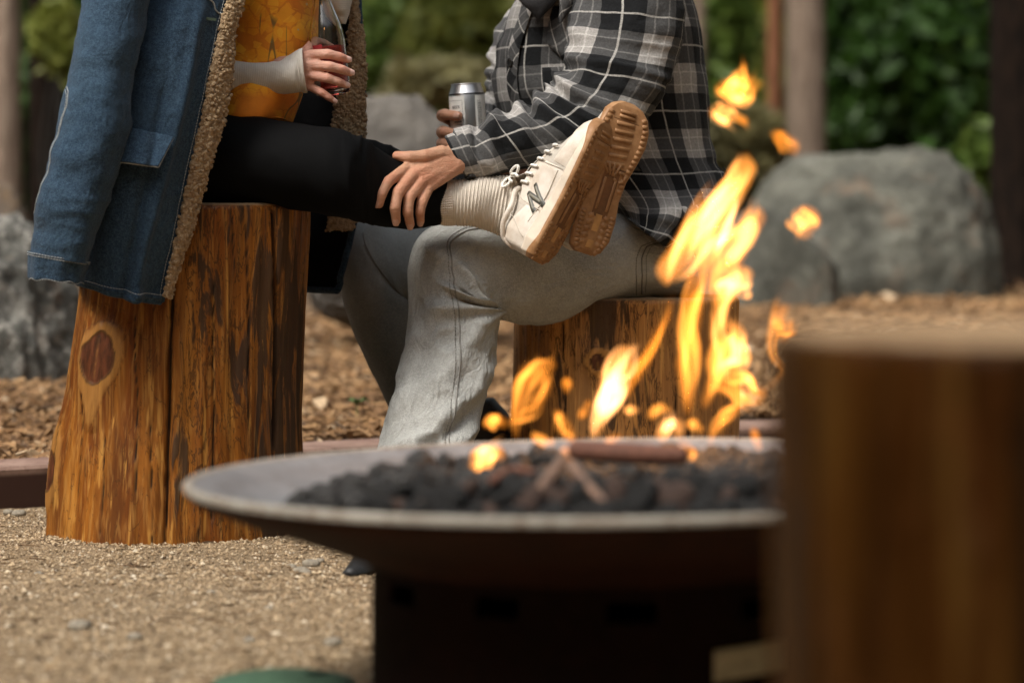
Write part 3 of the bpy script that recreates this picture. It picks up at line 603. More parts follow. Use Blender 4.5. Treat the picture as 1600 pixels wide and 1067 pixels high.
# ---------------------------------------------------------------- trees, shrubs, woods
def trunk_arr(x, y, z0, h, r0, r1, seed, na=40, nl=70, lean=0.0, rough=.09):
    t = np.linspace(0, 1, nl)[:, None]; th = np.linspace(0, 2 * math.pi, na, endpoint=False)[None]
    r = r0 + (r1 - r0) * t + r0 * .45 * np.exp(-t * h / .22)
    q = np.stack([np.cos(th) * 3.5 * np.ones_like(t), np.sin(th) * 3.5 * np.ones_like(t), t * h * 1.6 + 0 * th], -1)
    r = r * (1 + rough * ridge(q * [1, 1, .5], 3, seed) + rough * .5 * fbm(q * 3, 2, seed + 3))
    cx = x + lean * t * h + .05 * np.sin(t * h * .9 + seed) * t; cy = y + .04 * np.cos(t * h * .7 + seed) * t
    G = np.stack([cx + r * np.cos(th), cy + r * np.sin(th), z0 + t * h + 0 * th], -1)
    i = np.arange(nl - 1)[:, None] * na + np.arange(na); j = np.arange(nl - 1)[:, None] * na + (np.arange(na) + 1) % na
    return G.reshape(-1, 3), np.stack([i, j, j + na, i + na], -1).reshape(-1, 4), np.zeros((0, 3), int)
def leaves(C, size, r, droop=.3):
    """pointed leaf sprays: two triangles folded along the midrib"""
    n = len(C); d = r.normal(0, 1, (n, 3)); d[:, 2] -= droop; d /= np.linalg.norm(d, axis=1, keepdims=True)
    s = np.cross(d, r.normal(0, 1, (n, 3))); s /= np.linalg.norm(s, axis=1, keepdims=True); u = np.cross(s, d)
    L = size * r.uniform(.6, 1.4, n); L = L[:, None]; w = L * r.uniform(.22, .4, (n, 1))
    V = np.stack([C - d * L * .5, C + s * w + u * w * .35, C + d * L * .5, C - s * w + u * w * .35], 1).reshape(-1, 3)
    i = np.arange(n)[:, None] * 4; return V, np.concatenate([i + [[0, 1, 2]], i + [[0, 2, 3]]], 0)
def crown_pts(n, c, rad, r, clumps=26):
    k = r.normal(0, 1, (clumps, 3)); k /= np.linalg.norm(k, axis=1, keepdims=True); k = k * (r.random((clumps, 1)) ** .45) * rad + c
    ci = r.integers(0, clumps, n); s = np.array(rad) * .30 * r.uniform(.5, 1.3, (clumps, 1))
    return k[ci] + r.normal(0, .6, (n, 3)) * s[ci], ci
LEAF_D = mat_leaf('deep_green_leaf', (.012, .032, .004), (.040, .100, .010), (.085, .16, .022))
LEAF_M = mat_leaf('mid_green_leaf', (.055, .10, .016), (.145, .22, .038), (.26, .31, .06))
LEAF_Y = mat_leaf('olive_green_leaf', (.14, .165, .032), (.28, .31, .065), (.40, .40, .12))
LEAF_B = mat_leaf('dull_brown_leaf', (.16, .145, .065), (.33, .30, .14), (.42, .38, .20))
BARK_P = mat_bark('grey_brown_pine_bark', (.19, .135, .10), (.36, .275, .21))
BARK_R = mat_bark('reddish_bark', (.20, .085, .045), (.34, .15, .08))
BARK_D = mat_bark('charred_bark', (.003, .0025, .002), (.020, .012, .008), 1.4)
BARK_G = mat_bark('dark_grey_bark', (.02, .02, .018), (.055, .05, .045))
def shrub(px, py, Y, wpx, hpx, mat, label, seed, n=3000, size=.11, group='shrubs at the edge of the woods'):
    r = np.random.default_rng(seed); z0 = float(chip_z(np.array(0.), np.array(float(Y)))); c = P(px, py, Y); k = Y / F
    b = thing('shrub', label, 'shrub', (c[0], Y, z0), group)
    C, ci = crown_pts(n, c, (wpx * k / 2, wpx * k / 2 * .7, hpx * k / 2), r, 30)
    C = C[C[:, 2] > z0 + .02]; V, T = leaves(C, size, r); tone = np.repeat(np.clip(r.normal(.5, .24, len(C)), 0, 1), 4)
    mk('foliage', V, None, T, mat, b, smooth_=False, attrs={'tone': tone})
    st = []
    for q in range(5):
        e = c + r.normal(0, .35, 3) * [wpx * k / 2, wpx * k / 3, hpx * k / 3]
        st.append(tube([(c[0] + r.normal(0, .05), Y + r.normal(0, .05), z0 - .05), (np.array([c[0], Y, z0]) * .5 + e * .5) + r.normal(0, .05, 3), e], [.018, .012, .004], 10, 6))
    mk('stem', *join(st), BARK_G, b)
def tree(px, Y, wpx, mat, label, seed, h=6.5, lean=0.0, crown=True, leafm=None, knots=(), limbs=()):
    z0 = float(chip_z(np.array(0.), np.array(float(Y)))) - .06; x = float(P(px, 200, Y)[0]); r0 = wpx / 2 / F * Y; r = np.random.default_rng(seed)
    b = thing('tree', label, 'tree', (x, Y, z0))
    mk('trunk', *trunk_arr(x, Y, z0, h, r0 * 1.02, r0 * .72, seed, lean=lean), mat, b)
    for (a, z, L) in limbs:
        p0 = np.array([x, Y, z0 + z]); d = np.array([math.cos(a), math.sin(a) * .6, .12]); 
        mk('limb', *tube([p0, p0 + d * L * .5 + [0, 0, .02], p0 + d * L + [0, 0, -.05]], [r0 * .22, r0 * .15, r0 * .06], 14, 8), mat, b)
    if crown:
        C, ci = crown_pts(2600, np.array([x, Y, z0 + h * .86]), (1.15, 1.15, h * .24), r, 34); V, T = leaves(C, .2, r)
        mk('crown', V, None, T, leafm or LEAF_D, b, smooth_=False, attrs={'tone': np.repeat(np.clip(r.normal(.45, .24, len(C)), 0, 1), 4)})
tree(1258, 19.0, 60, BARK_P, 'straight grey brown pine trunk rising behind the cracked boulder', 2, 7.5, limbs=[(.1, 2.4, .5), (2.9, 2.0, .4)])
tree(1212, 23.0, 24, BARK_R, 'thin reddish trunk close beside the grey brown pine trunk', 4, 7.5)
tree(1090, 21.0, 20, BARK_P, 'thin pale trunk just behind the plaid shoulder', 6, 7.5)
tree(1601, 13.0, 96, BARK_D, 'thick charred black trunk at the right edge of the picture', 9, 6.0, lean=-.012, limbs=[(2.7, 1.55, .32), (3.3, .95, .12)])
tree(8, 15.0, 46, BARK_P, 'brown trunk at the left edge beyond the denim sleeve', 12, 7.0)
tree(72, 17.0, 52, BARK_D, 'dark charred trunk next to the brown trunk beyond the denim sleeve', 15, 7.0)
tree(1496, 21.0, 20, BARK_D, 'thin dark trunk among the deep green shrubs', 18, 8.0)
tree(1402, 27.0, 15, BARK_P, 'thin dark trunk far back between boulder and woods', 21, 8.0)
tree(830, 30.0, 26, BARK_G, 'dark trunk far back behind the man in plaid', 25, 8.0)
tree(640, 31.0, 20, BARK_G, 'slim dark trunk far back between the two seated people', 27, 8.0)
S = 100
for px, py, Y, w, h, m, lab in [
    (640, 70, 20, 230, 230, LEAF_M, 'mid green shrub between the two seated people'),
    (725, 60, 18, 190, 210, LEAF_Y, 'pale olive shrub above the beer can'),
    (600, 150, 22, 160, 160, LEAF_M, 'low green shrub beside the tan sherpa edge'),
    (690, 130, 16.5, 210, 70, LEAF_B, 'dry brown low shrub just above the smooth grey boulder'),
    (1130, 60, 22, 120, 260, LEAF_M, 'olive green shrub beside the plaid shoulder'),
    (1150, 220, 19, 110, 120, LEAF_B, 'dull brown shrub under the highest flames'),
    (1340, 90, 22, 170, 260, LEAF_D, 'bright deep green shrub right of the pine trunk'),
    (1430, 130, 20, 200, 240, LEAF_D, 'broad dark green shrub behind the large boulder'),
    (1520, 80, 23, 170, 300, LEAF_D, 'tall dark green shrub left of the charred trunk'),
    (1385, 10, 25, 260, 200, LEAF_D, 'high deep green shrub above the large boulder'),
    (1555, 260, 17, 110, 130, LEAF_M, 'low green plant between the large boulder and the charred trunk'),
    (105, 40, 22, 130, 300, LEAF_D, 'dark green shrub beyond the denim sleeve'),
    (60, 200, 19, 190, 190, LEAF_D, 'dark low shrub behind the small brown rock'),
    (95, 55, 16, 60, 130, LEAF_Y, 'pale dry sapling beside the denim sleeve')]:
    S += 1; shrub(px, py, Y, w, h, m, lab, S, 2100 if w > 150 else 1300, .17 if Y > 18 else .13)
# far woods: one mass
r = np.random.default_rng(55); n = 26000
Yf = r.uniform(27, 36, n); Xf = r.uniform(-11, 11, n) * Yf / 27; zf = r.random(n) ** .8 * 7.5 + .1
cl = fbm(np.stack([Xf * .5, Yf * .3, zf * .5], -1), 3, 70); okk = cl > -.22; C = np.stack([Xf, Yf, zf], -1)[okk]
V, T = leaves(C, .42, r); tone = np.repeat(np.clip(.42 + .9 * cl[okk] + r.normal(0, .16, len(C)), 0, 1), 4)
mixg = (C[:, 0] < 1.6) & (C[:, 0] > -2.5)
tag(mk('far_woods', V, None, T, LEAF_D, smooth_=False, attrs={'tone': tone}), kind='stuff')
n = 7000; C = np.stack([r.uniform(-2.0, 2.6, n), r.uniform(24, 28, n), r.random(n) * 3.6 + .3], -1); cl = fbm(C * .8, 3, 71); C = C[cl > -.15]
V, T = leaves(C, .26, r); tag(mk('lighter_woods', V, None, T, LEAF_Y, smooth_=False, attrs={'tone': np.repeat(np.clip(r.normal(.45, .24, len(C)), 0, 1), 4)}), kind='stuff')

# the woods go on all round the clearing, unseen; added to block frontal sky light
r = np.random.default_rng(77); n = 15000; an = r.uniform(math.radians(25), math.radians(335), n); rd = np.where((an < math.radians(50)) | (an > math.radians(310)), r.uniform(21, 30, n), r.uniform(13, 21, n)); C = np.stack([rd * np.sin(an), rd * np.cos(an), r.random(n) * 11.5 + .2], -1)
V, T = leaves(C, 1.15, r); tag(mk('unseen_surrounding_woods', V, None, T, LEAF_D, smooth_=False, attrs={'tone': np.repeat(np.clip(r.normal(.45, .24, n), 0, 1), 4)}), kind='stuff')

# ---------------------------------------------------------------- stumps
def stump(rows, Y, depth_r, mat, label, knots=(), cracks=(), bark=None, nl=240, na=420, seed=1, top_round=.012):
    """rows: (py, px_left, px_right) of the outline; built as a solid round log with knots, cracks and an end cut"""
    rows = np.array(rows, float); z = P(800 + rows[:, 0] * 0, rows[:, 0], Y)[:, 2]; xl = P(rows[:, 1], rows[:, 0], Y)[:, 0]; xr = P(rows[:, 2], rows[:, 0], Y)[:, 0]
    zt = z[0]; ctl = spl(np.stack([z, (xl + xr) / 2, (xr - xl) / 2], -1), 200); o = np.argsort(ctl[:, 0]); zz = np.linspace(-.03, zt, nl)
    cx = np.interp(zz, ctl[o, 0], ctl[o, 1]); rx = np.interp(zz, ctl[o, 0], ctl[o, 2]); base = np.array([cx[0], Y, 0.])
    ph = np.linspace(-math.pi, math.pi, na, endpoint=False)      # 0 faces the camera, + to the right
    ZZ, PH = np.meshgrid(zz, ph, indexing='ij'); RX = rx[:, None] * np.ones(na); k = depth_r / rx.mean()
    q = np.stack([np.sin(PH) * 2.2, np.cos(PH) * 2.2, ZZ * 2.2 + seed], -1)
    d = .010 * fbm(q, 3, seed) + .004 * ridge(q * [2.6, 2.6, .7], 3, seed + 1) + .0012 * fbm(q * [9, 9, 2.5], 3, seed + 2)
    knot = np.zeros_like(ZZ); halo = knot.copy(); rim = knot.copy(); crack = knot.copy()
    for (kpx, kpy, rw, rh, hw, hu, hd_, tail) in knots:
        kz = P(kpx, kpy, Y)[2]; i = np.argmin(np.abs(zz - kz)); s = Y / F; kph = math.asin(np.clip((P(kpx, kpy, Y)[0] - cx[i]) / rx[i], -.97, .97))
        dx = (PH - kph) * rx[i]; dz = ZZ - kz; wob = 1 + .13 * vn(np.stack([PH * 6, ZZ * 30, ZZ * 0], -1), 5) + .05 * vn(np.stack([PH * 22, ZZ * 90, ZZ * 0], -1), 6)
        e = np.sqrt((dx / (rw * s)) ** 2 + (dz / (rh * s)) ** 2) * wob
        up = np.where(dz > 0, hu * s, hd_ * s); wid = hw * s * np.where(dz > 0, 1, np.clip(1 + dz / (hd_ * s) * tail, .04, 1) ** .8)
        eh = np.sqrt((dx / wid) ** 2 + (dz / up) ** 2) * wob
        h = 1 - smooth(.84, 1.04, eh); kn = 1 - smooth(.93, 1.03, e); halo = np.maximum(halo, h); knot = np.maximum(knot, kn)
        rim = np.maximum(rim, np.exp(-((e - 1.0) / .045) ** 2) * .9); rim = np.maximum(rim, np.exp(-((eh - 1.0) / .03) ** 2) * .35)
        d = d + .011 * np.exp(-(eh * .8) ** 2) + .0012 * h - .002 * kn
        cr = np.exp(-((dx + .002 * vn(np.stack([ZZ * 90, ZZ * 0, ZZ * 0], -1), 2)) / .0012) ** 2) * kn * (np.abs(dz) < rh * s * .75); knot = knot * (1 - .45 * cr)
    for pts, w, dep in cracks:
        pts = np.array(pts, float); cz = P(pts[:, 0], pts[:, 1], Y)[:, 2]; cxx = P(pts[:, 0], pts[:, 1], Y)[:, 0]; oo = np.argsort(cz)
        px_ = np.interp(zz, cz[oo], cxx[oo]); cph = np.arcsin(np.clip((px_ - cx) / rx, -.985, .985)); cph = cph + .012 * fbm(np.stack([zz * 22, zz * 0, zz * 0 + seed], -1), 3, 9)
        on = smooth(cz.min() - .01, cz.min() + .02, zz) * (1 - smooth(cz.max() - .02, cz.max() + .004, zz)) if True else 1
        ww = w * (.6 + .5 * (1 + fbm(np.stack([zz * 30, zz * 0 + 4, zz * 0], -1), 2, 3)))
        gss = np.exp(-((PH - cph[:, None]) * rx[:, None] / ww[:, None]) ** 2) * on[:, None]; crack = np.maximum(crack, gss); d = d - dep * gss
    R = RX + d; top = smooth(zt - .004, zt - .001, ZZ) * 1.0
    er = np.clip((ZZ - (zt - top_round)) / top_round, 0, 1); R = R - top_round * (1 - np.sqrt(np.clip(1 - er ** 2, 0, 1)))
    flare = .0
    G = np.stack([cx[:, None] + R * np.sin(PH), Y - k * R * np.cos(PH), ZZ], -1)
    bk = np.zeros_like(ZZ) if bark is None else bark(PH, ZZ, zt)
    # end cut: rings in to the centre
    rr = np.linspace(1, 0, 26)[1:-1]; caps = []; E = G[-1]; Cn = E.mean(0)
    for f in rr: caps.append(Cn + (E - Cn) * f + np.stack([0 * ph, 0 * ph, .0022 * fbm(np.stack([np.sin(ph) * f * 5, np.cos(ph) * f * 5, ph * 0 + seed], -1), 3, 6) - .0 * ph], -1))
    Gt = np.concatenate([G, np.array(caps)], 0); nt = len(rr); ext = lambda a, v: np.concatenate([a, np.full((nt, na), v)], 0).ravel()
    i = np.arange(nl + nt - 1)[:, None] * na + np.arange(na); j = np.arange(nl + nt - 1)[:, None] * na + (np.arange(na) + 1) % na
    V = np.concatenate([Gt.reshape(-1, 3), Cn[None]]); q_ = np.stack([i, j, j + na, i + na], -1).reshape(-1, 4)
    L = (nl + nt - 1) * na + np.arange(na); t_ = np.stack([L, (nl + nt - 1) * na + (np.arange(na) + 1) % na, np.full(na, len(V) - 1)], 1)
    A = dict(knot=ext(knot * .95, 0), halo=ext(halo, 0), rim=ext(np.clip(rim, 0, 1), 0), crack=ext(np.clip(crack * 1.2, 0, 1), 0), bark=ext(bk, 0), top=ext(top, 1.0))
    A = {kk: np.concatenate([a, [a[-1]]]) for kk, a in A.items()}
    return solo('stump_stool', V, q_, t_, mat, label, 'stump', 'tree stump stools round the fire', loc=base, attrs=A)
stump([(318, 138, 480), (360, 134, 479), (420, 126, 476), (500, 117, 472), (560, 109, 470), (630, 100, 470), (700, 90, 473), (770, 83, 478), (840, 76, 484), (870, 70, 488)], 4.65, .187, WOOD_L,
      'tall varnished stump with a dark oval knot under the hanging denim coat',
      knots=[(176, 553, 31, 42, 50, 62, 112, .95), (103, 729, 15, 33, 26, 78, 78, .55)],
      cracks=[([(291, 405), (287, 560), (284, 700), (280, 852)], .0022, .012), ([(436, 322), (437, 500), (437, 690)], .0035, .014), ([(188, 655), (187, 740), (184, 852)], .0009, .003),
              ([(117, 590), (112, 680), (104, 790)], .0011, .004), ([(376, 325), (379, 400)], .0011, .004), ([(330, 700), (331, 852)], .0009, .003), ([(232, 480), (238, 600), (236, 760)], .0008, .003), ([(350, 430), (352, 640), (349, 800)], .0010, .004), ([(398, 340), (401, 520), (399, 700)], .0009, .003), ([(150, 600), (146, 720), (140, 850)], .0008, .003), ([(258, 640), (262, 852)], .0008, .003)],
      bark=lambda ph, z, zt: smooth(-.08, .12, ph) * .12 + smooth(.66, .9, ph) * .40 - (1 - smooth(-.1, .05, ph)) * .42)
stump([(462, 807, 1150), (520, 807, 1150), (600, 806, 1151), (700, 804, 1152), (860, 802, 1154)], 5.02, .19, WOOD_R,
      'shorter pale varnished stump under the man in plaid',
      knots=[(931, 557, 10, 13, 22, 24, 26, .6)],
      cracks=[([(1046, 545), (1047, 600), (1050, 720)], .0012, .005), ([(1064, 464), (1066, 560), (1068, 700)], .0016, .008), ([(880, 480), (882, 560), (884, 680)], .0012, .005)],
      bark=lambda ph, z, zt: (1 - smooth(-.8, -.45, ph)) * .55 + smooth(-.7, -.3, ph) * (1 - smooth(.1, .3, ph)) * (.05 + .35 * smooth(.28, .36, z)) - smooth(.2, .35, ph) * 1.6, nl=160, na=320, seed=9)
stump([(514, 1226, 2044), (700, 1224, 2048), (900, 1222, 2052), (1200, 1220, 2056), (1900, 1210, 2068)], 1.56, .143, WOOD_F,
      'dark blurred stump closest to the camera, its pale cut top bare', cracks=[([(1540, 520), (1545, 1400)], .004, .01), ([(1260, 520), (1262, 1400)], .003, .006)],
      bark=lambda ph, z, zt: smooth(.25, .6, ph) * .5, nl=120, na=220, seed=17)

# ---------------------------------------------------------------- fire bowl
BX, BY, BZ = float(P(968, 740, 3.0)[0]), 3.0, 0.2455
TILT = Matrix.Rotation(math.radians(-.9), 3, 'Y')
def steel(name, a, b, rust, ra, met=.0, rough=.6):
    g = M(name); ob = g.obj(); n = g.noise(ob, 9, 5, .65); n2 = g.noise(ob, 60, 4, .65)
    c = g.mix(g.ramp(n, [(.35, 0), (.65, 1)]), a, b); c = g.mix(g.math('MULTIPLY', g.ramp(n2, [(.48, 0), (.66, 1)]), ra), c, rust)
    return g.bsdf(Base_Color=c, Roughness=rough, Metallic=met, Specular_IOR_Level=.12, Normal=g.bump(n2, .25, .004))
BOWL_IN = steel('grey_steel_sky_sheen', (.15, .15, .155), (.215, .215, .22), (.10, .085, .075), .35, .0, .5)  # grey steel with the sky's reflection painted in as plain colour
BOWL_RIM = steel('pale_weathered_steel_rim', (.24, .22, .185), (.33, .305, .26), (.12, .07, .04), .7, .0, .5)
BOWL_OUT = steel('dark_rusted_steel', (.014, .0045, .002), (.026, .008, .0035), (.038, .011, .004), .6, .0, .75)
bowl = thing('fire_bowl', 'wide shallow steel fire bowl full of black lava rock on a dark base', 'fire bowl', (BX, BY, 0))
def bput(name, arr, mat, parent=bowl, smooth_=True):
    V, q, t = arr; V = V @ np.array(TILT).T + np.array([BX, BY, BZ]); return mk(name, V, q, t, mat, parent, smooth_=smooth_)
R0 = .459
inner = [(R0 - .010, -.001), (R0 - .03, -.009), (.40, -.024), (.33, -.044), (.24, -.060), (.12, -.070), (.001, -.073)]
outer = [(R0 - .001, -.0073), (R0 - .012, -.018), (.41, -.034), (.35, -.055), (.28, -.081), (.24, -.090), (.001, -.094)]
body = bput('bowl', lathe(spl(outer, 40), 160), BOWL_OUT)
bput('bowl_interior', lathe(spl(inner, 40), 160), BOWL_IN)
bput('rim', lathe(np.array([(R0 - .010, -.0012), (R0 - .008, .001), (R0 - .003, .0015), (R0, -.001), (R0 + .0005, -.004), (R0 - .001, -.0075)]), 200), BOWL_RIM)
# pedestal: drum with vent slots cut near its top
PR, PT, PN = .262, .168, 360
th = np.linspace(0, 2 * math.pi, PN, endpoint=False); zr = np.linspace(-.02, PT, 48)
G = np.stack([BX + PR * np.cos(th)[None] + 0 * zr[:, None], BY + PR * np.sin(th)[None] + 0 * zr[:, None], zr[:, None] + 0 * th[None]], -1)
i = np.arange(47)[:, None] * PN + np.arange(PN); j = np.arange(47)[:, None] * PN + (np.arange(PN) + 1) % PN
zm = (zr[:-1] + zr[1:])[:, None] / 2 + 0 * th; tm = np.degrees(th)[None] + 0 * zm
hole = np.zeros_like(zm, bool)
for a in np.arange(30, 390, 30): 
    d = np.abs((tm - a + 180) % 360 - 180); hole |= (d < 6) & (zm > .124) & (zm < .143)
keep = ~hole.ravel()
ped = mk('pedestal', G, np.stack([i, j, j + PN, i + PN], -1).reshape(-1, 4)[keep], None, steel('near_black_brown_steel', (.006, .002, .001), (.011, .0035, .0018), (.016, .005, .002), .5, .0, .85), bowl)  # darker than the bowl so the vent slots hardly show
m = ped.modifiers.new('wall', 'SOLIDIFY'); m.thickness = .006; m.offset = -1
# thin tan plate curved round the drum
c0 = P(1164, 1034, 2.77); pa = np.linspace(math.asin((P(1112, 1030, 2.77)[0] - BX) / PR), math.asin((P(1224, 1030, 2.77)[0] - BX) / PR), 12); pz = np.linspace(P(1164, 1058, 2.76)[2], P(1164, 1008, 2.76)[2], 6)
G = np.stack([BX + (PR + .003) * np.sin(pa)[None] + 0 * pz[:, None], BY - (PR + .003) * np.cos(pa)[None] + 0 * pz[:, None], pz[:, None] + .006 * (np.linspace(0, 1, 12)[None] - .5)], -1)
pl = mk('tan_plate', G, grid_quads(6, 12), None, plain('dull_tan_plate', (.44, .36, .22), .6), bowl); pl['label'] = 'small tan rectangular plate on the dark base'
m = pl.modifiers.new('t', 'SOLIDIFY'); m.thickness = .002

# lava rocks in the bowl
g = M('black_lava'); ob = g.obj(); n = g.noise(ob, 60, 5, .7)
LAVA = g.bsdf(Base_Color=g.mix(g.ramp(n, [(.4, 0), (.75, 1)]), (.010, .0095, .009), (.060, .055, .050)), Roughness=.9, Normal=g.bump(g.vor(ob, 170), .9, .006))
g = M('reddish_lava'); ob = g.obj(); n = g.noise(ob, 60, 5, .7)
LAVA_R = g.bsdf(Base_Color=g.mix(g.ramp(n, [(.4, 0), (.75, 1)]), (.09, .048, .034), (.27, .175, .135)), Roughness=.9, Normal=g.bump(g.vor(ob, 170), .9, .006))
lava_me = []
for k in range(16):
    V, T = ICO3; V = V * (1 + .34 * fbm(V * 1.3 + k * 9, 2, k) + .22 * ridge(V * 1.9 + k, 2, k + 5) + .09 * vn(V * 7 + k, 3))[:, None] * [1, .9, .78]
    lava_me.append(mesh_np('lava_rock', V, None, T, None, True, None, [LAVA if k < 11 else LAVA_R]))
r = np.random.default_rng(21)
def bowl_z(rad): return np.interp(rad, [a for a, b in inner[::-1]], [b for a, b in inner[::-1]])
spots = []
for layer in range(3):
    step = .0265
    for ix in range(-16, 17):
        for iy in range(-16, 17):
            x = (ix + .5 * (iy % 2) + .33 * layer) * step + r.normal(0, .005); y = iy * step * .87 + r.normal(0, .005) + .008 * layer - .02; e = math.hypot(x / .358, y / (.405 if y < 0 else .34)); rad = math.hypot(x, y)
            if e > 1 - .11 * layer - r.random() * .05 or (layer == 0 and e < .72): continue
            if layer == 2 and r.random() < .45: continue
            s = r.uniform(.0100, .0155) * (1.3 if r.random() < .15 else 1); spots.append((y + .15 * abs(x) - .25 * layer * .05, x, y, bowl_z(rad) + .012 + layer * .019 + (.010 if e < .72 else 0), s, e))
spots.sort(); bed = []
for k_, (key, x, y, z, s, e) in enumerate(spots):
    p = TILT @ Vector((x, y, z)) + Vector((BX, BY, BZ)); k = int(r.integers(0, 11)) if r.random() > .36 or e > .88 else int(r.integers(11, 16)); ro = r.uniform(0, 6.28, 3); sc_ = (s, s * r.uniform(.75, 1.1), s * r.uniform(.75, 1.1))
    if k_ < 299:
        o = put('lava_rock', lava_me[k]); o.location = p; o.scale = sc_; o.rotation_euler = tuple(ro)
        tag(o, 'porous dark lava rock heaped in the steel fire bowl', 'lava rock', 'lava rocks heaped in the fire bowl')
    else:
        V, T = ICO2; V = V * (1 + .30 * fbm(V * 1.3 + k_ * 9, 2, 1) + .14 * vn(V * 3.2 + k_, 2))[:, None] * np.array(sc_); bed.append((V @ np.array(Matrix.Rotation(ro[0], 3, 'X') @ Matrix.Rotation(ro[1], 3, 'Z')) + np.array(p), None, T))
if bed: tag(mk('lava_bed', *join(bed), LAVA), kind='stuff')
STICK = plain('weathered_stick', (.16, .095, .065), .85, scale=80, var=.4)
STICK_D = plain('scorched_stick', (.12, .045, .025), .8, scale=80, var=.4)
for pts, rr, m, lab in [([(845, 765, 2.74), (868, 735, 2.80), (882, 712, 2.86)], .0075, STICK, 'weathered stick leaning up out of the lava rock'),
                        ([(892, 725, 2.78), (915, 755, 2.72), (945, 785, 2.66)], .0055, STICK, 'thin weathered stick sloping down to the bowl rim'),
                        ([(770, 752, 2.80), (800, 735, 2.86), (835, 738, 2.84)], .0055, STICK_D, 'short scorched stick lying left among the lava rock')]:
    pw = np.array([P(*q) for q in pts]); solo('stick', *tube(pw, [rr, rr * .9, rr * .6], 16, 9), mat=m, label=lab, cat='stick', group='sticks in the fire bowl')
pw = np.array([P(895, 702, 2.98), P(980, 708, 2.96), P(1070, 712, 2.95)])
solo('log', *tube(pw, [.011, .012, .010], 20, 12), mat=STICK_D, label='scorched reddish log lying across the lava rock under the flames', cat='log')

# ---------------------------------------------------------------- fire
g = M('flame'); at = g.attr('heat')
FLAMES = {}
def flame_mat(kind, gain=1.0):
    key = (kind, gain)
    if key in FLAMES: return FLAMES[key]
    col, st = {0: ((1.0, .29, .025), 50), 1: ((1.0, .33, .045), 78), 2: ((1.0, .37, .085), 105), 3: ((1.0, .43, .15), 160)}[kind]
    g = M('flame_gas_%s' % ['dim', 'mid', 'bright', 'hot'][kind]); e = g.n('ShaderNodeEmission', {'Color': col, 'Strength': st * gain * FIRE_GAIN}); g.t.links.new(e.outputs[0], g.out.inputs['Volume']); FLAMES[key] = g.m; return g.m
FIRE_GAIN = 1.0
bpy.data.materials.remove(g.m)
fire = thing('fire', 'tall orange flames leaping from the lava rock in the bowl', 'fire', (BX, BY, BZ))
def tongue(x, y, w, mat, Y, seed, thick=1.0, na=14):
    """one closed tongue of burning gas along the line (x, y) with half-width w, pointed at both ends"""
    n = len(x); f0 = np.linspace(0, 1, n); Yd = Y + .010 * np.sin(f0 * 4 + seed); C = P(x, y, Yd); T = np.gradient(C, axis=0); T /= np.linalg.norm(T, axis=1, keepdims=True) + 1e-9
    S1 = np.cross(T, [0, -1, 0]); S1 /= np.linalg.norm(S1, axis=1, keepdims=True) + 1e-9; S2 = np.cross(S1, T); rr = np.maximum(w, .5) / F * Y
    sl_ = np.linalg.norm(np.gradient(C, axis=0), axis=1) + 1e-9; cu = np.linalg.norm(np.gradient(T, axis=0), axis=1) / sl_; lim = .8 / np.maximum(cu, 1e-3); lim = np.minimum(lim, np.minimum(np.roll(lim, 1), np.roll(lim, -1))); rr = np.minimum(rr, lim); rr[1:-1] = (rr[:-2] + rr[1:-1] * 2 + rr[2:]) / 4
    th = np.linspace(0, 2 * math.pi, na, endpoint=False)
    G = C[:, None] + rr[:, None, None] * (np.cos(th)[None, :, None] * S1[:, None] + thick * np.sin(th)[None, :, None] * S2[:, None])
    fq = G * [34, 34, 20]; G = G + np.minimum(rr, .011)[:, None, None] * (.5 * np.stack([vn(fq + seed, 1), vn(fq + seed, 2) * .5, vn(fq + seed, 3) * .6], -1) + .25 * np.stack([vn(fq * 2.7 + seed, 4), vn(fq * 2.7, 5) * .5, vn(fq * 2.7 + seed, 6) * .5], -1))
    i = np.arange(n - 1)[:, None] * na + np.arange(na); j = np.arange(n - 1)[:, None] * na + (np.arange(na) + 1) % na
    q = np.stack([i, i + na, j + na, j], -1).reshape(-1, 4); V = np.concatenate([G.reshape(-1, 3), C[:1], C[-1:]]); k = np.arange(na); k2 = (k + 1) % na
    t = np.concatenate([np.stack([np.full(na, n * na), k, k2], 1), np.stack([np.full(na, n * na + 1), (n - 1) * na + k2, (n - 1) * na + k], 1)])
    tri = np.concatenate([q[:, [0, 1, 2]], q[:, [0, 2, 3]], t]); c_ = V.mean(0); vol = np.einsum('ij,ij->i', V[tri[:, 0]] - c_, np.cross(V[tri[:, 1]] - c_, V[tri[:, 2]] - c_)).sum()
    if vol < 0: q, t = q[:, ::-1], t[:, ::-1]
    mk('flame', V, q, t, mat, fire)
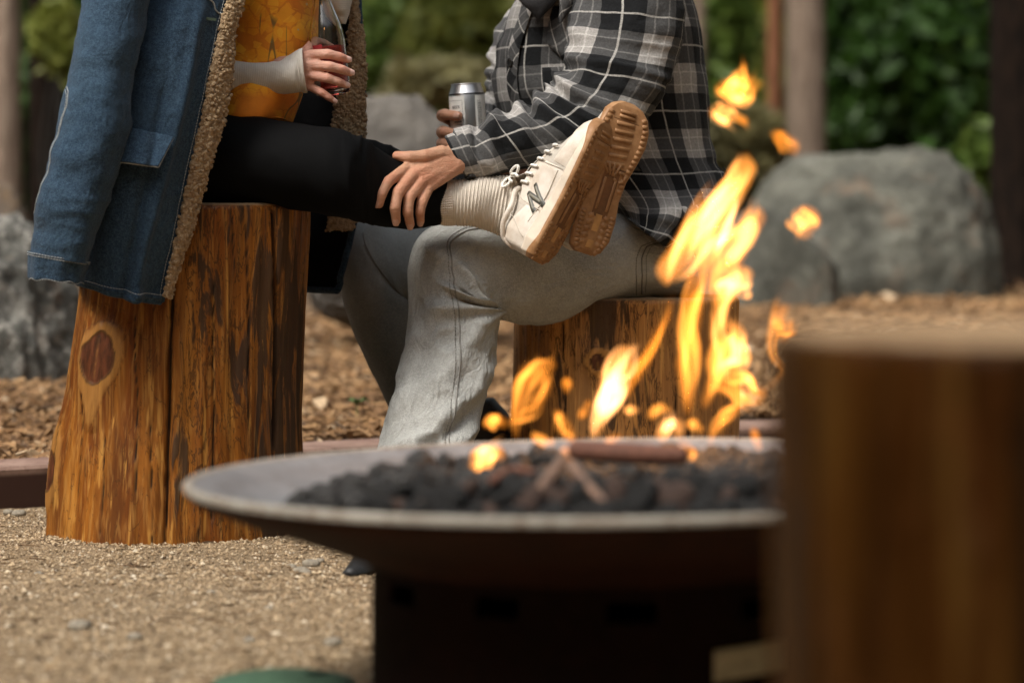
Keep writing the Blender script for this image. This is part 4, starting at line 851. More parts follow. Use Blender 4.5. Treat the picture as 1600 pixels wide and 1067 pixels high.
def flame(pts, kind=1, Y=2.97, thick=1.0, seed=0):
    """a soft wide body with brighter, thinner curling strands running up through it"""
    Y = Y + .29; pts = np.array(pts, float); n = max(16, len(pts) * 9); D = spl(pts, n); x, y, w = D.T; w = np.maximum(w, .8); f0 = np.linspace(0, 1, n); rs = np.random.default_rng(int(seed * 10) + 5)
    ends = np.sqrt(np.clip(1 - np.clip((.14 - f0) / .14, 0, 1) ** 2, .01, 1)) * np.sqrt(np.clip(1 - np.clip((f0 - .84) / .16, 0, 1) ** 2, .01, 1))
    big = w.max() > 11.5 and len(pts) >= 4
    if not big: tongue(x, y, w * ends, flame_mat(kind), Y, seed, thick); return
    tongue(x, y, w * ends * .92, flame_mat(max(0, kind - 1) if kind < 3 else 2, .46), Y, seed, .8)
    tx, ty = np.gradient(x), np.gradient(y); L = np.hypot(tx, ty) + 1e-6; nx, ny = -ty / L, tx / L
    for k in range(6 + int(w.max() > 16) * 2 + int(len(pts) > 6) * 2):
        a, b = sorted(rs.uniform(0, 1, 2)); a, b = a * .55, min(1.0, max(b, a * .55 + .4)); fa = np.linspace(a, b, 26); over = .10 * (rs.random() < .5)
        g_ = lambda q: np.interp(fa, f0, q)
        o = rs.uniform(-.85, .85) + .34 * np.sin(fa * rs.uniform(6, 13) + rs.uniform(0, 6)); sw = np.sin(np.linspace(0, 1, 26) * math.pi) ** .9 * rs.uniform(.13, .32)
        xx = g_(x) + o * g_(w) * g_(nx); yy = g_(y) + o * g_(w) * g_(ny)
        tip = np.clip((np.linspace(0, 1, 26) - .7) / .3, 0, 1) ** 2; xx = xx + tip * rs.uniform(-13, 13); yy = yy - tip * rs.uniform(0, 18) * np.sign(y[0] - y[-1] + 1e-3)
        tongue(xx, yy, g_(w) * sw + .6, flame_mat(kind, 1.9), Y + rs.uniform(-.02, .02), seed + k * 1.7, 1.0, 10)
FL = [
 # main column
 ([(1040, 448, 10), (1048, 425, 21), (1068, 392, 24), (1095, 350, 25), (1125, 312, 24), (1150, 285, 20), (1163, 258, 20), (1167, 236, 5)], 2, 2.96),
 ([(1100, 420, 14), (1120, 375, 16), (1142, 330, 14), (1160, 290, 8)], 3, 2.98),
 ([(1118, 480, 15), (1128, 430, 22), (1148, 380, 24), (1172, 345, 21), (1190, 322, 8)], 1, 3.0),
 ([(1138, 410, 10), (1160, 370, 14), (1180, 340, 10)], 2, 2.95),
 ([(1075, 655, 8), (1074, 600, 14), (1076, 540, 17), (1082, 480, 18), (1092, 430, 16), (1105, 395, 10)], 1, 3.0),
 ([(1125, 600, 9), (1122, 540, 12), (1124, 490, 14), (1132, 450, 13), (1145, 420, 8)], 2, 3.02),
 ([(1118, 600, 14), (1128, 565, 30), (1146, 540, 28), (1150, 520, 12), (1130, 500, 8)], 2, 2.95),
 ([(1130, 470, 12), (1146, 447, 23), (1158, 432, 17), (1164, 420, 6)], 2, 2.96),
 ([(1100, 640, 8), (1112, 600, 12), (1122, 560, 13), (1135, 520, 10)], 1, 2.93),
 ([(1110, 600, 10), (1150, 605, 20), (1180, 615, 14), (1196, 604, 5)], 1, 2.96),
 ([(1088, 560, 8), (1080, 500, 10), (1092, 450, 10)], 0, 2.93),
 # right-hand wisps
 ([(1190, 612, 4), (1212, 592, 7), (1222, 578, 6), (1206, 558, 5), (1204, 530, 8), (1214, 508, 14), (1225, 488, 14), (1236, 474, 4)], 1, 2.98),
 ([(1212, 525, 6), (1222, 518, 16), (1232, 508, 10), (1238, 500, 4)], 0, 2.99),
 # left group
 ([(806, 690, 3), (806, 665, 7), (812, 630, 9), (822, 600, 15), (840, 582, 17), (858, 570, 12), (864, 562, 4)], 1, 2.97),
 ([(790, 662, 3), (815, 652, 9), (838, 632, 12), (850, 605, 12), (856, 580, 8)], 1, 2.95),
 ([(758, 668, 5), (768, 660, 12), (782, 660, 14), (790, 668, 6)], 1, 2.94),
 # centre
 ([(928, 688, 5), (934, 665, 11), (946, 635, 17), (954, 605, 21), (962, 580, 20), (980, 558, 17), (996, 540, 7)], 3, 2.96),
 ([(938, 650, 8), (952, 625, 12), (960, 600, 11)], 3, 2.93),
 ([(962, 640, 6), (972, 610, 14), (990, 585, 14), (1010, 560, 11), (1028, 525, 8), (1042, 495, 6), (1052, 465, 3)], 0, 2.99),
 ([(868, 640, 4), (876, 655, 9), (888, 675, 12), (896, 692, 6)], 1, 2.93),
 ([(884, 700, 4), (887, 712, 9), (890, 726, 4)], 0, 2.86),
 ([(738, 740, 5), (750, 726, 15), (768, 712, 18), (784, 705, 7)], 2, 2.78),
 ([(832, 676, 4), (842, 686, 9), (858, 692, 9), (864, 686, 3)], 1, 2.9),
 ([(906, 655, 3), (912, 640, 8), (920, 628, 6)], 0, 2.95),
 ([(976, 642, 4), (986, 642, 9), (994, 642, 4)], 2, 2.95),
 ([(1036, 690, 6), (1040, 672, 11), (1052, 656, 13), (1062, 664, 11), (1060, 688, 6)], 3, 2.93),
 ([(1016, 656, 4), (1026, 640, 9), (1040, 636, 7), (1044, 644, 4)], 1, 2.95),
 ([(1066, 688, 6), (1070, 704, 12), (1076, 722, 12), (1078, 740, 4)], 1, 2.86),
 ([(1106, 702, 3), (1112, 680, 7), (1126, 655, 11), (1148, 636, 12), (1168, 624, 5)], 1, 2.92),
 ([(1076, 662, 4), (1086, 665, 10), (1096, 672, 5)], 1, 2.93),
 ([(1176, 668, 3), (1180, 684, 7), (1186, 702, 4)], 0, 2.9),
 ([(920, 696, 3), (926, 694, 7), (932, 694, 3)], 0, 2.9), ([(945, 690, 3), (956, 688, 8), (968, 680, 6)], 0, 2.92),
 ([(882, 590, 3), (888, 600, 9), (884, 612, 4)], 0, 3.0),
 # flames torn loose above
 ([(1118, 134, 6), (1132, 140, 18), (1156, 140, 24), (1176, 134, 15), (1196, 130, 5)], 1, 2.97),
 ([(1148, 150, 20), (1157, 128, 17), (1162, 112, 10), (1164, 98, 4)], 1, 2.95),
 ([(1138, 152, 6), (1154, 158, 9), (1168, 150, 5)], 2, 2.94),
 ([(1108, 172, 6), (1122, 177, 15), (1140, 180, 15), (1156, 186, 7)], 2, 2.97), ([(1150, 182, 6), (1162, 190, 6), (1168, 202, 3)], 0, 2.97),
 ([(1203, 206, 5), (1218, 213, 10), (1234, 225, 13), (1244, 240, 5)], 0, 2.97),
 ([(1256, 320, 10), (1258, 338, 23), (1257, 355, 22), (1256, 374, 8)], 1, 2.95)]
fl_ = bpy.data.lights.new('fire_glow', 'POINT'); fl_.energy = 2.2; fl_.color = (1.0, .42, .10); fl_.shadow_soft_size = .07; fo = bpy.data.objects.new('fire_glow', fl_); COL.objects.link(fo); fo.parent = fire; fo.location = tuple(P(1020, 655, 3.16) - OFF[fire.name])
for k, f in enumerate(FL): flame(f[0], f[1], f[2], 1.0, k * 3.1)

# green round valve-box lid set in the gravel near the camera, pipe stub by the base
LX, LY = float(P(446, 1060, 3.06)[0]), 3.06
V, q, t = lathe([(.001, .022), (.06, .0225), (.068, .020), (.074, .019), (.078, .014), (.080, -.02)], 72); lid = solo('valve_box_lid', V + [LX, LY - .02, 0], q, t, plain('dull_green_plastic', (.05, .105, .06), .6, scale=40), 'round dull green lid set in the gravel at the bottom edge', 'lid')
mk('finger_hole', *[x for x in (lambda v, q, t: (v * [1, .6, 1] + [LX + .035, LY - .0, .0235], q, t))(*lathe([(.001, 0), (.013, 0), (.014, -.001)], 24))], mat=LINING, parent=lid)

# ---------------------------------------------------------------- beer can
CAN_C = P(731.5, 196, 4.98); cr = .0315; ctl = math.radians(3.0)
can = thing('beer_can', 'silver beer can with white labels held in the far hand', 'can', CAN_C - [0, 0, .06])
ROTC = np.array(Matrix.Rotation(-ctl, 3, 'Y'))
def cput(name, V, q, t, mat, parent, sm=True): return mk(name, np.asarray(V) @ ROTC.T + CAN_C, q, t, mat, parent, smooth_=sm)
ALU = (lambda g: g.bsdf(Base_Color=(.75, .75, .76), Metallic=1.0, Roughness=.34, Normal=g.bump(g.noise(g.map(g.obj(), (60, 60, 900)), 1.0, 2), .05, .0005)))(M('brushed_aluminium'))
TOPZ = .0715
body = cput('can_body', *lathe([(.001, -.060), (.022, -.060), (.026, -.062), (cr, -.054), (cr, .0530), (cr - .0005, .0545), (.0305, .0560), (.0262, .0690), (.0260, .0700), (.0268, TOPZ), (.0262, TOPZ + .0008), (.0252, TOPZ), (.0250, .0670), (.001, .0668)], 96), ALU, can)
DARK_BAND = plain('dark_can_band', (.02, .02, .02), .4)
cput('seam_band', *lathe([(cr + .0002, .0525), (cr + .0003, .0540), (cr - .0002, .0550)], 96), DARK_BAND, can)
tabV = [box_arr((-.004, 0, .0695), (.009, 0, .0012), (0, .006, 0), (-.0004, 0, .0008)), box_arr((-.012, 0, .0712), (.004, 0, .0016), (0, .0045, 0), (0, 0, .0007))]
cput('pull_tab', *join(tabV), ALU, can, False)
def on_can(a0, w, V2, r):     # flat (x, z) drawing wrapped on the can: a0 = angle of x=0 (0 faces camera, + right)
    a = a0 + V2[:, 0] / cr; return np.stack([r * np.sin(a), -r * np.cos(a), V2[:, 1]], -1)
LABEL = plain('matt_white_label', (.80, .79, .74), .6, var=.05); INK = plain('black_ink', (.03, .03, .03), .7, var=.05)
def label(x0, x1, z0, z1, a0):
    nx = 24; X_, Z_ = np.meshgrid(np.linspace(x0, x1, nx), np.linspace(z0, z1, 6), indexing='ij'); V = on_can(a0, 0, np.stack([X_.ravel(), Z_.ravel()], -1), cr + .00035)
    return cput('label', V, grid_quads(nx, 6), None, LABEL, can)
def ink_rects(R, a0, parent, V0=(), T0=()):
    V, T = list(V0), list(T0)
    for x0, x1, z0, z1 in R:
        nx = max(2, int(abs(x1 - x0) / .002) + 1); xs_ = np.linspace(x0, x1, nx); g_ = np.array([(x, z) for x in xs_ for z in (z0, z1)]); b0 = sum(len(v) for v in V)
        V.append(g_); T.append(np.array([[b0 + 2 * k, b0 + 2 * k + 2, b0 + 2 * k + 3, b0 + 2 * k + 1] for k in range(nx - 1)]))
    V = np.concatenate(V); return cput('lettering', on_can(a0, 0, V, cr + .0007), np.concatenate([t for t in T if t.shape[1] == 4]) if len(R) else None, np.concatenate([t for t in T if t.shape[1] == 3]) if any(t.shape[1] == 3 for t in T) else None, INK, parent, False)
lw = .00045
L1 = label(-.030, .0085, -.050, .0505, -.40)      # left label, centre-left of the can
def txt(s, size, x, z, V, T):
    v, t = text_arr(s, size); b0 = sum(len(k) for k in V); V.append(v[:, :2] + [x, z]); T.append(t + b0)
V_, T_ = [], []
txt('BEER', .0078, -.0165, .0285, V_, T_)
RX = [(-.024, .0042, .0425, .0425 + lw), (-.024, .0042, .0235, .0235 + lw), (.0042, .0042 + lw, .0, .0425), (-.024, .0055, -.0060, -.0060 + lw), (.0055, .0055 + lw, -.006, .0235), (-.012, .004, -.0135, -.0110)]
r9 = random.Random(9)
for zb, hh in ((.0156, .0028), (.0096, .0020), (.0048, .0024), (-.0004, .0018)):      # print too small to read
    x = -.0125
    while x < .0015:
        w_ = r9.uniform(.0009, .0019); RX.append((x, x + w_, zb, zb + hh * r9.uniform(.75, 1))); x += w_ + r9.choice((.0004, .0004, .0011))
ink_rects(RX, -.40, L1, V_, T_)
L2 = label(-.0075, .0210, -.050, .0505, .72)
rr_ = random.Random(4); RX = [(-.0035, .0052, .0410, .0410 + lw), (-.0035, -.0035 + lw, -.03, .041)]
for col in range(4):
    z = .0385
    while z > -.03:
        h = rr_.uniform(.0012, .0042); RX.append((-.002 + col * .0019, -.002 + col * .0019 + .0009, z - h, z)); z -= h + rr_.uniform(.0006, .0014)
ink_rects(RX, .72, L2)

# ---------------------------------------------------------------- bottle
BO_Y = 4.655; bt = P(521, 149, BO_Y); lean = math.atan2(9, 78); br = .0295
bottle = thing('glass_bottle', 'clear glass bottle half full of pink drink held upright by the seated woman', 'bottle', bt)
ROTB = np.array(Matrix.Rotation(-lean, 3, 'Y'))
def boput(name, V, q, t, mat, parent, sm=True):
    if t is not None and len(q): c_ = np.mean(V, 0); w_ = np.asarray(V) - c_; tri = np.concatenate([np.asarray(q)[:, [0, 1, 2]], np.asarray(q)[:, [0, 2, 3]]]); q = q if np.einsum('ij,ij->i', w_[tri[:, 0]], np.cross(w_[tri[:, 1]], w_[tri[:, 2]])).sum() > 0 else np.asarray(q)[:, ::-1]
    return mk(name, np.asarray(V) @ ROTB.T + bt, q, t, mat, parent, smooth_=sm)
g = M('clear_glass'); GLASS = g.bsdf(Base_Color=(.97, .985, .975), Roughness=.02, Transmission_Weight=1.0, IOR=1.47)
g = M('pink_grapefruit_drink'); LIQ = g.bsdf(Base_Color=(.62, .085, .07), Roughness=.03, Transmission_Weight=.6, IOR=1.33)
op = spl([(br, .010), (br, .045), (br, .078), (br * .985, .092), (br * .88, .112), (br * .66, .134), (br * .48, .155), (.0125, .18), (.0125, .215), (.0135, .217), (.0135, .226)], 60)
ip = np.stack([np.maximum(op[:, 0] - .0026, .004), op[:, 1]], -1)[::-1]; ip = ip[ip[:, 1] > .012]
prof = np.concatenate([[(.001, .003), (.018, .002), (.024, .0), (.0275, .0025)], op, [(.0125, .227)], ip, [(br - .006, .009), (.001, .008)]])
boput('bottle_glass', *lathe(prof, 72), GLASS, bottle)
LZ = .079; lp = np.array([(.001, .0085), (br - .0055, .0095), (br - .0029, .0125), (br - .0029, LZ - .001), (br - .0032, LZ), (.001, LZ - .0006)])
boput('drink', *lathe(lp, 72), LIQ, bottle)
pa = np.linspace(-.95, -.25, 10); pz = np.array([.0, .074, .082]); G = np.stack([(br + .0004) * np.sin(pa)[:, None] + 0 * pz[1:], -(br + .0004) * np.cos(pa)[:, None] + 0 * pz[1:], pz[None, 1:] + 0 * pa[:, None]], -1)
boput('red_label', G, grid_quads(10, 2), None, plain('red_print', (.42, .03, .035), .5), bottle, False)
pa = np.linspace(-1.3, -.62, 8); pz = np.array([.012, .024]); G = np.stack([(br + .0004) * np.sin(pa)[:, None] + 0 * pz, -(br + .0004) * np.cos(pa)[:, None] + 0 * pz, pz[None] + 0 * pa[:, None]], -1)
boput('pale_label', G, grid_quads(8, 2), None, plain('pale_print', (.45, .44, .40), .6), bottle, False)

# ================================================================ PEOPLE
def finger(pts, rad, n=34):
    """spheres along a bent finger; pts = joints from knuckle to tip"""
    C = []; R = []; pts = np.array(pts, float); seg = np.linalg.norm(np.diff(pts, axis=0), axis=1); s = np.concatenate([[0], np.cumsum(seg)]); u = np.linspace(0, s[-1], n)
    D = np.stack([np.interp(u, s, pts[:, k]) for k in range(3)], -1)
    for _ in range(2): D[1:-1] = (D[:-2] + 2 * D[1:-1] + D[2:]) / 4
    r = np.interp(u, s, rad); 
    for sj in s[1:-1]: r = r * (1 + .07 * np.exp(-((u - sj) / .005) ** 2))
    return D, r
def capsule(a, b, ra, rb, n=14):
    t = np.linspace(0, 1, n)[:, None]; return np.asarray(a) * (1 - t) + np.asarray(b) * t, (ra * (1 - t) + rb * t)[:, 0]
def hand_mesh(fingers, thumb, wrist, arm_end, rw, seed=0, flat=None, vox=.0014, palm_r=None, extra=(), spread=.22):
    """fingers: list of (joints, radii); palm from wrist to knuckles; -> V, T, blush"""
    C, R = [], []
    for j, rd in fingers + [thumb]:
        c, r = finger(j, rd); C.append(c); R.append(r)
    K = [np.array(j[0], float) for j, _ in fingers]; w = np.asarray(wrist, float)
    wa = w + (K[0] - K[-1]) * spread; wb = w - (K[0] - K[-1]) * spread
    for i, k in enumerate(K):
        f = i / max(1, len(K) - 1); ws = wa * (1 - f) + wb * f; pr = (palm_r or .0125)
        c, r = capsule(ws, k, pr * 1.15, fingers[i][1][0] * 1.0); C.append(c); R.append(r)
    for i in range(len(K) - 1):
        m0 = (K[i] + K[i + 1]) / 2; f = (i + .5) / max(1, len(K) - 1); ws = wa * (1 - f) + wb * f
        c, r = capsule(ws, m0 * .93 + ws * .07, (palm_r or .0125) * 1.15, fingers[i][1][0] * .98); C.append(c); R.append(r)
    tb = np.array(thumb[0][0], float); c, r = capsule(w * .7 + tb * .3, tb, rw * .7, thumb[1][0]); C.append(c); R.append(r)
    c, r = capsule(wa, np.asarray(arm_end) + (wa - w), rw * .80, rw); C.append(c); R.append(r); c, r = capsule(wb, np.asarray(arm_end) + (wb - w), rw * .80, rw); C.append(c); R.append(r)
    for a, b, ra, rb in extra: c, r = capsule(a, b, ra, rb); C.append(c); R.append(r)
    C = np.concatenate(C); R = np.concatenate(R); V, _, T = balls(C, R, ICO2)
    V, T = remesh(V, T, vox, 9, .5)
    bl = np.zeros(len(V))
    for j, rd in fingers + [thumb]:
        for k, q in enumerate(j):
            bl = np.maximum(bl, np.exp(-(np.linalg.norm(V - np.array(q), axis=1) / (.009 if k < len(j) - 1 else .011)) ** 2) * (.9 if k else .55))
    n = V * 0; d = .0005 * fbm(V * 260, 2, seed) ; V = V + 0 * n
    return V, T, bl
def nail_arr(tip, back, dorsal, w=.0062, l=.0075, r=.0075):
    """thin curved plate on the back of the fingertip"""
    tip, back, dorsal = map(lambda q: np.asarray(q, float), (tip, back, dorsal)); ax = tip - back; ax /= np.linalg.norm(ax); dorsal = dorsal - ax * (dorsal @ ax); dorsal /= np.linalg.norm(dorsal); sd = np.cross(ax, dorsal)
    a = np.linspace(-1, 1, 9); b = np.linspace(-1, 1, 9); A, B = np.meshgrid(a, b, indexing='ij')
    sq = np.sqrt(np.clip(1 - .35 * (B ** 2) * (A ** 2), 0, 1)); X = A * w * sq; Yy = B * l * np.where(B > 0, np.sqrt(1 - .30 * A ** 2), 1.0)
    th = X / r; G = tip + sd * (r * np.sin(th))[..., None] + dorsal * (r * np.cos(th) + .0002 - .0014 * np.clip(B - .35, 0, 1) ** 2 - .0009 * (np.abs(B) > .99) - .0009 * (np.abs(A) > .99))[..., None] + ax * (Yy + .0005)[..., None]
    return G.reshape(-1, 3), grid_quads(9, 9), np.zeros((0, 3), int)
def figure(neck, head, torso, sh, hips, vox=.009):
    """plain anatomical head, neck and trunk under the clothes (all above or inside what the picture shows)"""
    C, R = [], []
    def cap(a, b, ra, rb, n=16):
        c, r = capsule(a, b, ra, rb, n); C.append(c); R.append(np.repeat(r[:, None], 3, 1))
    hd, fw = np.array(head[0], float), np.array(head[1], float); fw /= np.linalg.norm(fw); side = np.cross(fw, [0, 0, 1]); side /= np.linalg.norm(side); up = np.array([0, 0, 1.])
    C.append(np.array([hd + up * .035 - fw * .012])); R.append(np.array([[.083, .083, .092]])); C.append(np.array([hd + fw * .030 - up * .02])); R.append(np.array([[.062, .062, .085]]))
    cap(hd + fw * .055 - up * .085, hd + fw * .045 - up * .06, .024, .04); cap(hd + fw * .098 + up * .005, hd + fw * .112 - up * .028, .008, .014); cap(hd + fw * .085 - up * .055 - side * .018, hd + fw * .085 - up * .055 + side * .018, .010, .010)
    for s in (-1, 1): cap(hd + side * s * .082 - up * .03, hd + side * s * .088 + up * .022, .008, .012)
    cap(hd - up * .06 - fw * .01, np.array(neck), .056, .062); a, b = np.array(sh[0]), np.array(sh[1])
    cap(a, np.array(neck) - up * .04, .045, .055); cap(b, np.array(neck) - up * .04, .045, .055)
    for (c0, c1, r0, r1) in torso: cap(c0, c1, r0, r1)
    C = np.concatenate(C); R = np.concatenate(R); V, _, T = balls(C, R, ICO3); V, T = remesh(V, T, vox, 6, .5); return V, T, hd, fw, side, up
def cut_hair(V, T, hd, fw, up, long=0.0):
    r = (V - hd); keep = ((r @ up > .045 - .9 * np.clip(r @ fw, 0, 1)) & (r @ fw < .062)) | ((r @ fw < .0) & (r @ up > -.055 - long)); keep &= np.linalg.norm(r * [1, 1, .8], axis=1) < .16 + long
    return V, T[keep[T].all(1)]

def fold_noise(G, UV, amp, su, sv, seed, rot=0.0):
    c, s = math.cos(rot), math.sin(rot); u = UV[..., 0] * c - UV[..., 1] * s; v = UV[..., 0] * s + UV[..., 1] * c
    return amp * fbm(np.stack([u * su, v * sv, 0 * u + seed * 1.7], -1), 3, seed)
def stitch(S, pts, off=.0006, r=.00055, dash=.0035, gap=.0013, mode='dash', n=400):
    """thread along a polyline in (t, a) on a surface"""
    pts = np.array(pts, float); s = np.linspace(0, len(pts) - 1, n); i = np.minimum(s.astype(int), len(pts) - 2); f = (s - i)[:, None]; q = pts[i] * (1 - f) + pts[i + 1] * f
    p, N = samp(S, q[:, 0], q[:, 1]); p = p + N * off; L = np.concatenate([[0], np.cumsum(np.linalg.norm(np.diff(p, axis=0), axis=1))])
    if mode == 'line': return tube(p[::max(1, n // 120)], r, 2 * len(p[::max(1, n // 120)]), 6)
    out = []; x = 0
    while x + dash < L[-1]:
        e = [np.array([np.interp(x + d, L, p[:, k]) for k in range(3)]) for d in (0, dash * .5, dash)]; e[1] = e[1] + .0003 * (np.interp(x, L, N[:, 0]), np.interp(x, L, N[:, 1]), np.interp(x, L, N[:, 2])) if False else e[1]
        out.append(tube(e, r, 4, 5)); x += dash + gap
    return join(out)

# ---------------------------------------------------------------- shoes
def shoe(owner, O, T, N, Bl, L, tag_label, side, detail=True):
    """O: heel end of the sole, T: heel to toe, N: sole's outward normal, Bl: lateral side; everything built in (l, w, h) and turned into place"""
    O, T, N, Bl = map(lambda q: np.asarray(q, float), (O, T, N, Bl)); T /= np.linalg.norm(T); N = N - T * (N @ T); N /= np.linalg.norm(N); B = np.cross(T, N); B = B if B @ Bl > 0 else -B
    def W(l, w, h): return O + np.asarray(l)[..., None] * T + np.asarray(w)[..., None] * B - np.asarray(h)[..., None] * N
    K = L / .265
    ls = np.array([0, .008, .03, .065, .10, .135, .17, .20, .225, .245, .258, .265]) * K
    wl = np.array([.010, .024, .032, .033, .032, .035, .041, .044, .042, .034, .020, .003]) * K; wm = np.array([.010, .022, .030, .030, .025, .027, .036, .042, .042, .036, .024, .006]) * K
    ht = np.array([.066, .092, .100, .101, .106, .104, .090, .072, .060, .053, .046, .036]) * K          # top of the upper
    sp = np.array([.008, .003, .0, .0, .001, .001, .0, .001, .005, .011, .016, .021]) * K               # toe spring
    mt = np.array([.034, .036, .035, .033, .031, .029, .026, .024, .025, .028, .031, .033]) * K
    F1 = lambda a, l: np.interp(l, ls, a)
    root = bpy.data.objects.new('shoe', None) if False else None
    # upper
    nl, na = 70, 56; l = np.linspace(0, 1, nl); l = (.5 - .5 * np.cos(math.pi * l)) * .55 * L + l * .45 * L; a = np.linspace(0, math.pi, na)
    wl_, wm_, ht_, mt_ = (spl(np.stack([F1(k, l) for k in (wl, wm, ht, mt)], -1), nl)).T
    def upper(lv, av, off=0.0):
        W_l, W_m, H, m = F1(wl, lv), F1(wm, lv), F1(ht, lv), F1(mt, lv); c, s = np.cos(av), np.sin(av)
        rear = smooth(.55 * L, .28 * L, lv); e = .72 + .10 * rear
        w = np.where(c > 0, W_l, W_m) * np.sign(c) * np.abs(c) ** e * (.965 - .18 * rear * np.abs(s)) ; h = m - .004 + (H - m + .004 + off) * np.abs(s) ** .82
        w = w + off * np.sign(c) * np.abs(c) ** .7
        return W(lv, w, h)
    LL, AA = np.meshgrid(l, a, indexing='ij'); G = upper(LL, AA)
    d = .0009 * fbm(G * 42, 3, 31) + .0007 * fbm(G * 120, 2, 33); Nn = grid_normals(G); Nn *= np.sign((Nn * (G - W(LL, LL * 0, .04 + LL * 0))).sum(-1).mean()); G = G + Nn * d[..., None]
    sh = mk('shoe', G, grid_quads(nl, na), None, SHOE_MESH, owner); sh['label'] = tag_label
    # leather overlays: raised panels on both sides
    def panel(poly_l, lo, hi, off, mat, name='overlay', sides=(0, 1)):
        out = []
        for sd in sides:
            lv = np.linspace(poly_l[0], poly_l[1], 26) * L; f = np.linspace(0, 1, 26); lo_ = np.interp(f, np.linspace(0, 1, len(lo)), lo); hi_ = np.interp(f, np.linspace(0, 1, len(hi)), hi)
            k = np.linspace(0, 1, 9); A_ = (lo_[:, None] * (1 - k) + hi_[:, None] * k) * math.pi / 2; A_ = A_ if sd == 0 else math.pi - A_
            o_ = off * np.minimum(1, np.minimum(k, 1 - k)[None] * 8) * np.minimum(1, np.minimum(f, 1 - f)[:, None] * 14)
            g_ = upper(lv[:, None] + 0 * A_, A_, o_ + .0004); g_ = g_ + 0
            out.append((g_.reshape(-1, 3), grid_quads(26, 9), None))
        return mk(name, *join(out), mat, sh)
    panel((.0, .30), [.03, .03, .03], [.62, .55, .30], .0020, SHOE_WHITE, 'heel_counter')
    panel((.28, .60), [.02, .02, .02], [.62, .80, .74], .0022, SHOE_WHITE, 'side_panel')
    panel((.62, .985), [.0, .0, .0], [.30, .42, .98], .0020, SHOE_WHITE, 'toe_cap')
    panel((.36, .74), [.74, .72, .70], [.93, .90, .88], .0030, SHOE_WHITE, 'eyestay')
    # padded collar and tongue
    ca = np.linspace(0, 2 * math.pi, 40, endpoint=True); cl = (.185 + .175 * np.cos(ca)) * L; cw = .030 * K * np.sin(ca); chh = F1(ht, cl) - .004 + .014 * K * smooth(.22 * L, .36 * L, cl)
    mk('collar', *tube(W(cl, cw * .96, chh - .003), .0046 * K, 110, 12, False), SHOE_WHITE, sh)
    tl = np.linspace(.36, .58, 16) * L; tw = np.linspace(-1, 1, 11); TG = np.stack([W(tl + 0 * tl, tl * 0 + k * .021 * K, F1(ht, tl) + .010 * (1 - k * k) + .026 * smooth(.48 * L, .36 * L, tl)) for k in tw], 1)
    mk('tongue', TG, grid_quads(16, 11), None, SHOE_MESH, sh)
    lc = []
    for k, q in enumerate(np.linspace(.40, .70, 6)):
        for s in (1, -1):
            w = np.linspace(-1, 1, 9) * s; lv = (q + .018 * w) * L; lc.append(tube(upper(lv, math.pi / 2 - w * .85, np.full(9, .0062)), .0024, 20, 7))
    if detail:     # the bow: two loops and two loose ends
        b0 = np.array([.40 * L, .004, .134 * K])
        for lp_ in ([(0, 0, 0), (-.012, .016, .007), (-.030, .027, .003), (-.038, .034, -.008), (-.026, .034, -.017), (-.008, .018, -.010), (0, 0, 0)], [(0, 0, 0), (.012, .016, .006), (.030, .029, -.006), (.036, .034, -.018), (.022, .030, -.022), (.006, .014, -.010), (0, 0, 0)],
                    [(0, 0, 0), (-.010, -.016, .006), (-.026, -.028, -.002), (-.030, -.032, -.014), (-.010, -.016, -.010), (0, 0, 0)], [(0, 0, 0), (.006, .012, .002), (.012, .026, -.016), (.010, .034, -.034)], [(0, 0, 0), (-.004, .014, .002), (-.010, .030, -.014), (-.012, .038, -.028)]):
            lp_ = np.array(lp_) * .56 + b0; lc.append(tube(W(lp_[:, 0], lp_[:, 1], lp_[:, 2]), .0024, 8 * len(lp_), 8))
        lc.append(balls(np.array([W(*b0)]), np.array([.0055]), ICO2))
    mk('laces', *join(lc), LACE, sh)
    # midsole: foam sidewall, flared heel
    nl2 = 110; lv = .5 * L * (1 - np.cos(np.linspace(0, math.pi, nl2))); 
    def ring(off, hfun, mat, name, rows):
        Gs = []
        for (o, h) in rows:
            lat = W(lv, F1(wl, lv) + o, h(lv)); med = W(lv[::-1], -F1(wm, lv[::-1]) - o, h(lv[::-1])); Gs.append(np.concatenate([lat, med]))
        G_ = np.array(Gs); G_ = np.concatenate([G_, G_[:, :1]], 1); return mk(name, G_, grid_quads(len(rows), G_.shape[1]), None, mat, sh)
    flare = lambda l_: .0045 * K * smooth(.35 * L, .02 * L, l_)
    ring(0, None, MIDSOLE, 'midsole', [(-.004, lambda q: F1(mt, q) + .002), (.0015, lambda q: F1(mt, q) + .0005), (.0030, lambda q: F1(mt, q) - .004), (.0036, lambda q: F1(sp, q) + .014 * K), (.0030, lambda q: F1(sp, q) + .009 * K), (-.004, lambda q: F1(sp, q) + .008 * K)])
    # outsole: base plate, side band, tread lugs
    os_ = []
    kf = np.linspace(-1, 1, 25); LL2, KK = np.meshgrid(lv, kf, indexing='ij'); wv = np.where(KK > 0, KK * (F1(wl, LL2) + .0025), KK * (F1(wm, LL2) + .0025)); G_ = W(LL2, wv, F1(sp, LL2) + .0040 * K); os_.append((G_.reshape(-1, 3), grid_quads(nl2, 25), None))
    Gs = []
    for o, hh in ((.0025, .0040), (.0048, .0062), (.0050, .0105), (.0032, .0125), (.0, .0125)):
        wave = 1.0; hv = lambda q: F1(sp, q) + (hh + (.010 * smooth(.78, .97, q / L) + .008 * smooth(.18, .03, q / L)) * (hh > .01)) * K
        Gs.append(np.concatenate([W(lv, F1(wl, lv) + o, hv(lv)), W(lv[::-1], -F1(wm, lv[::-1]) - o, hv(lv[::-1]))]))
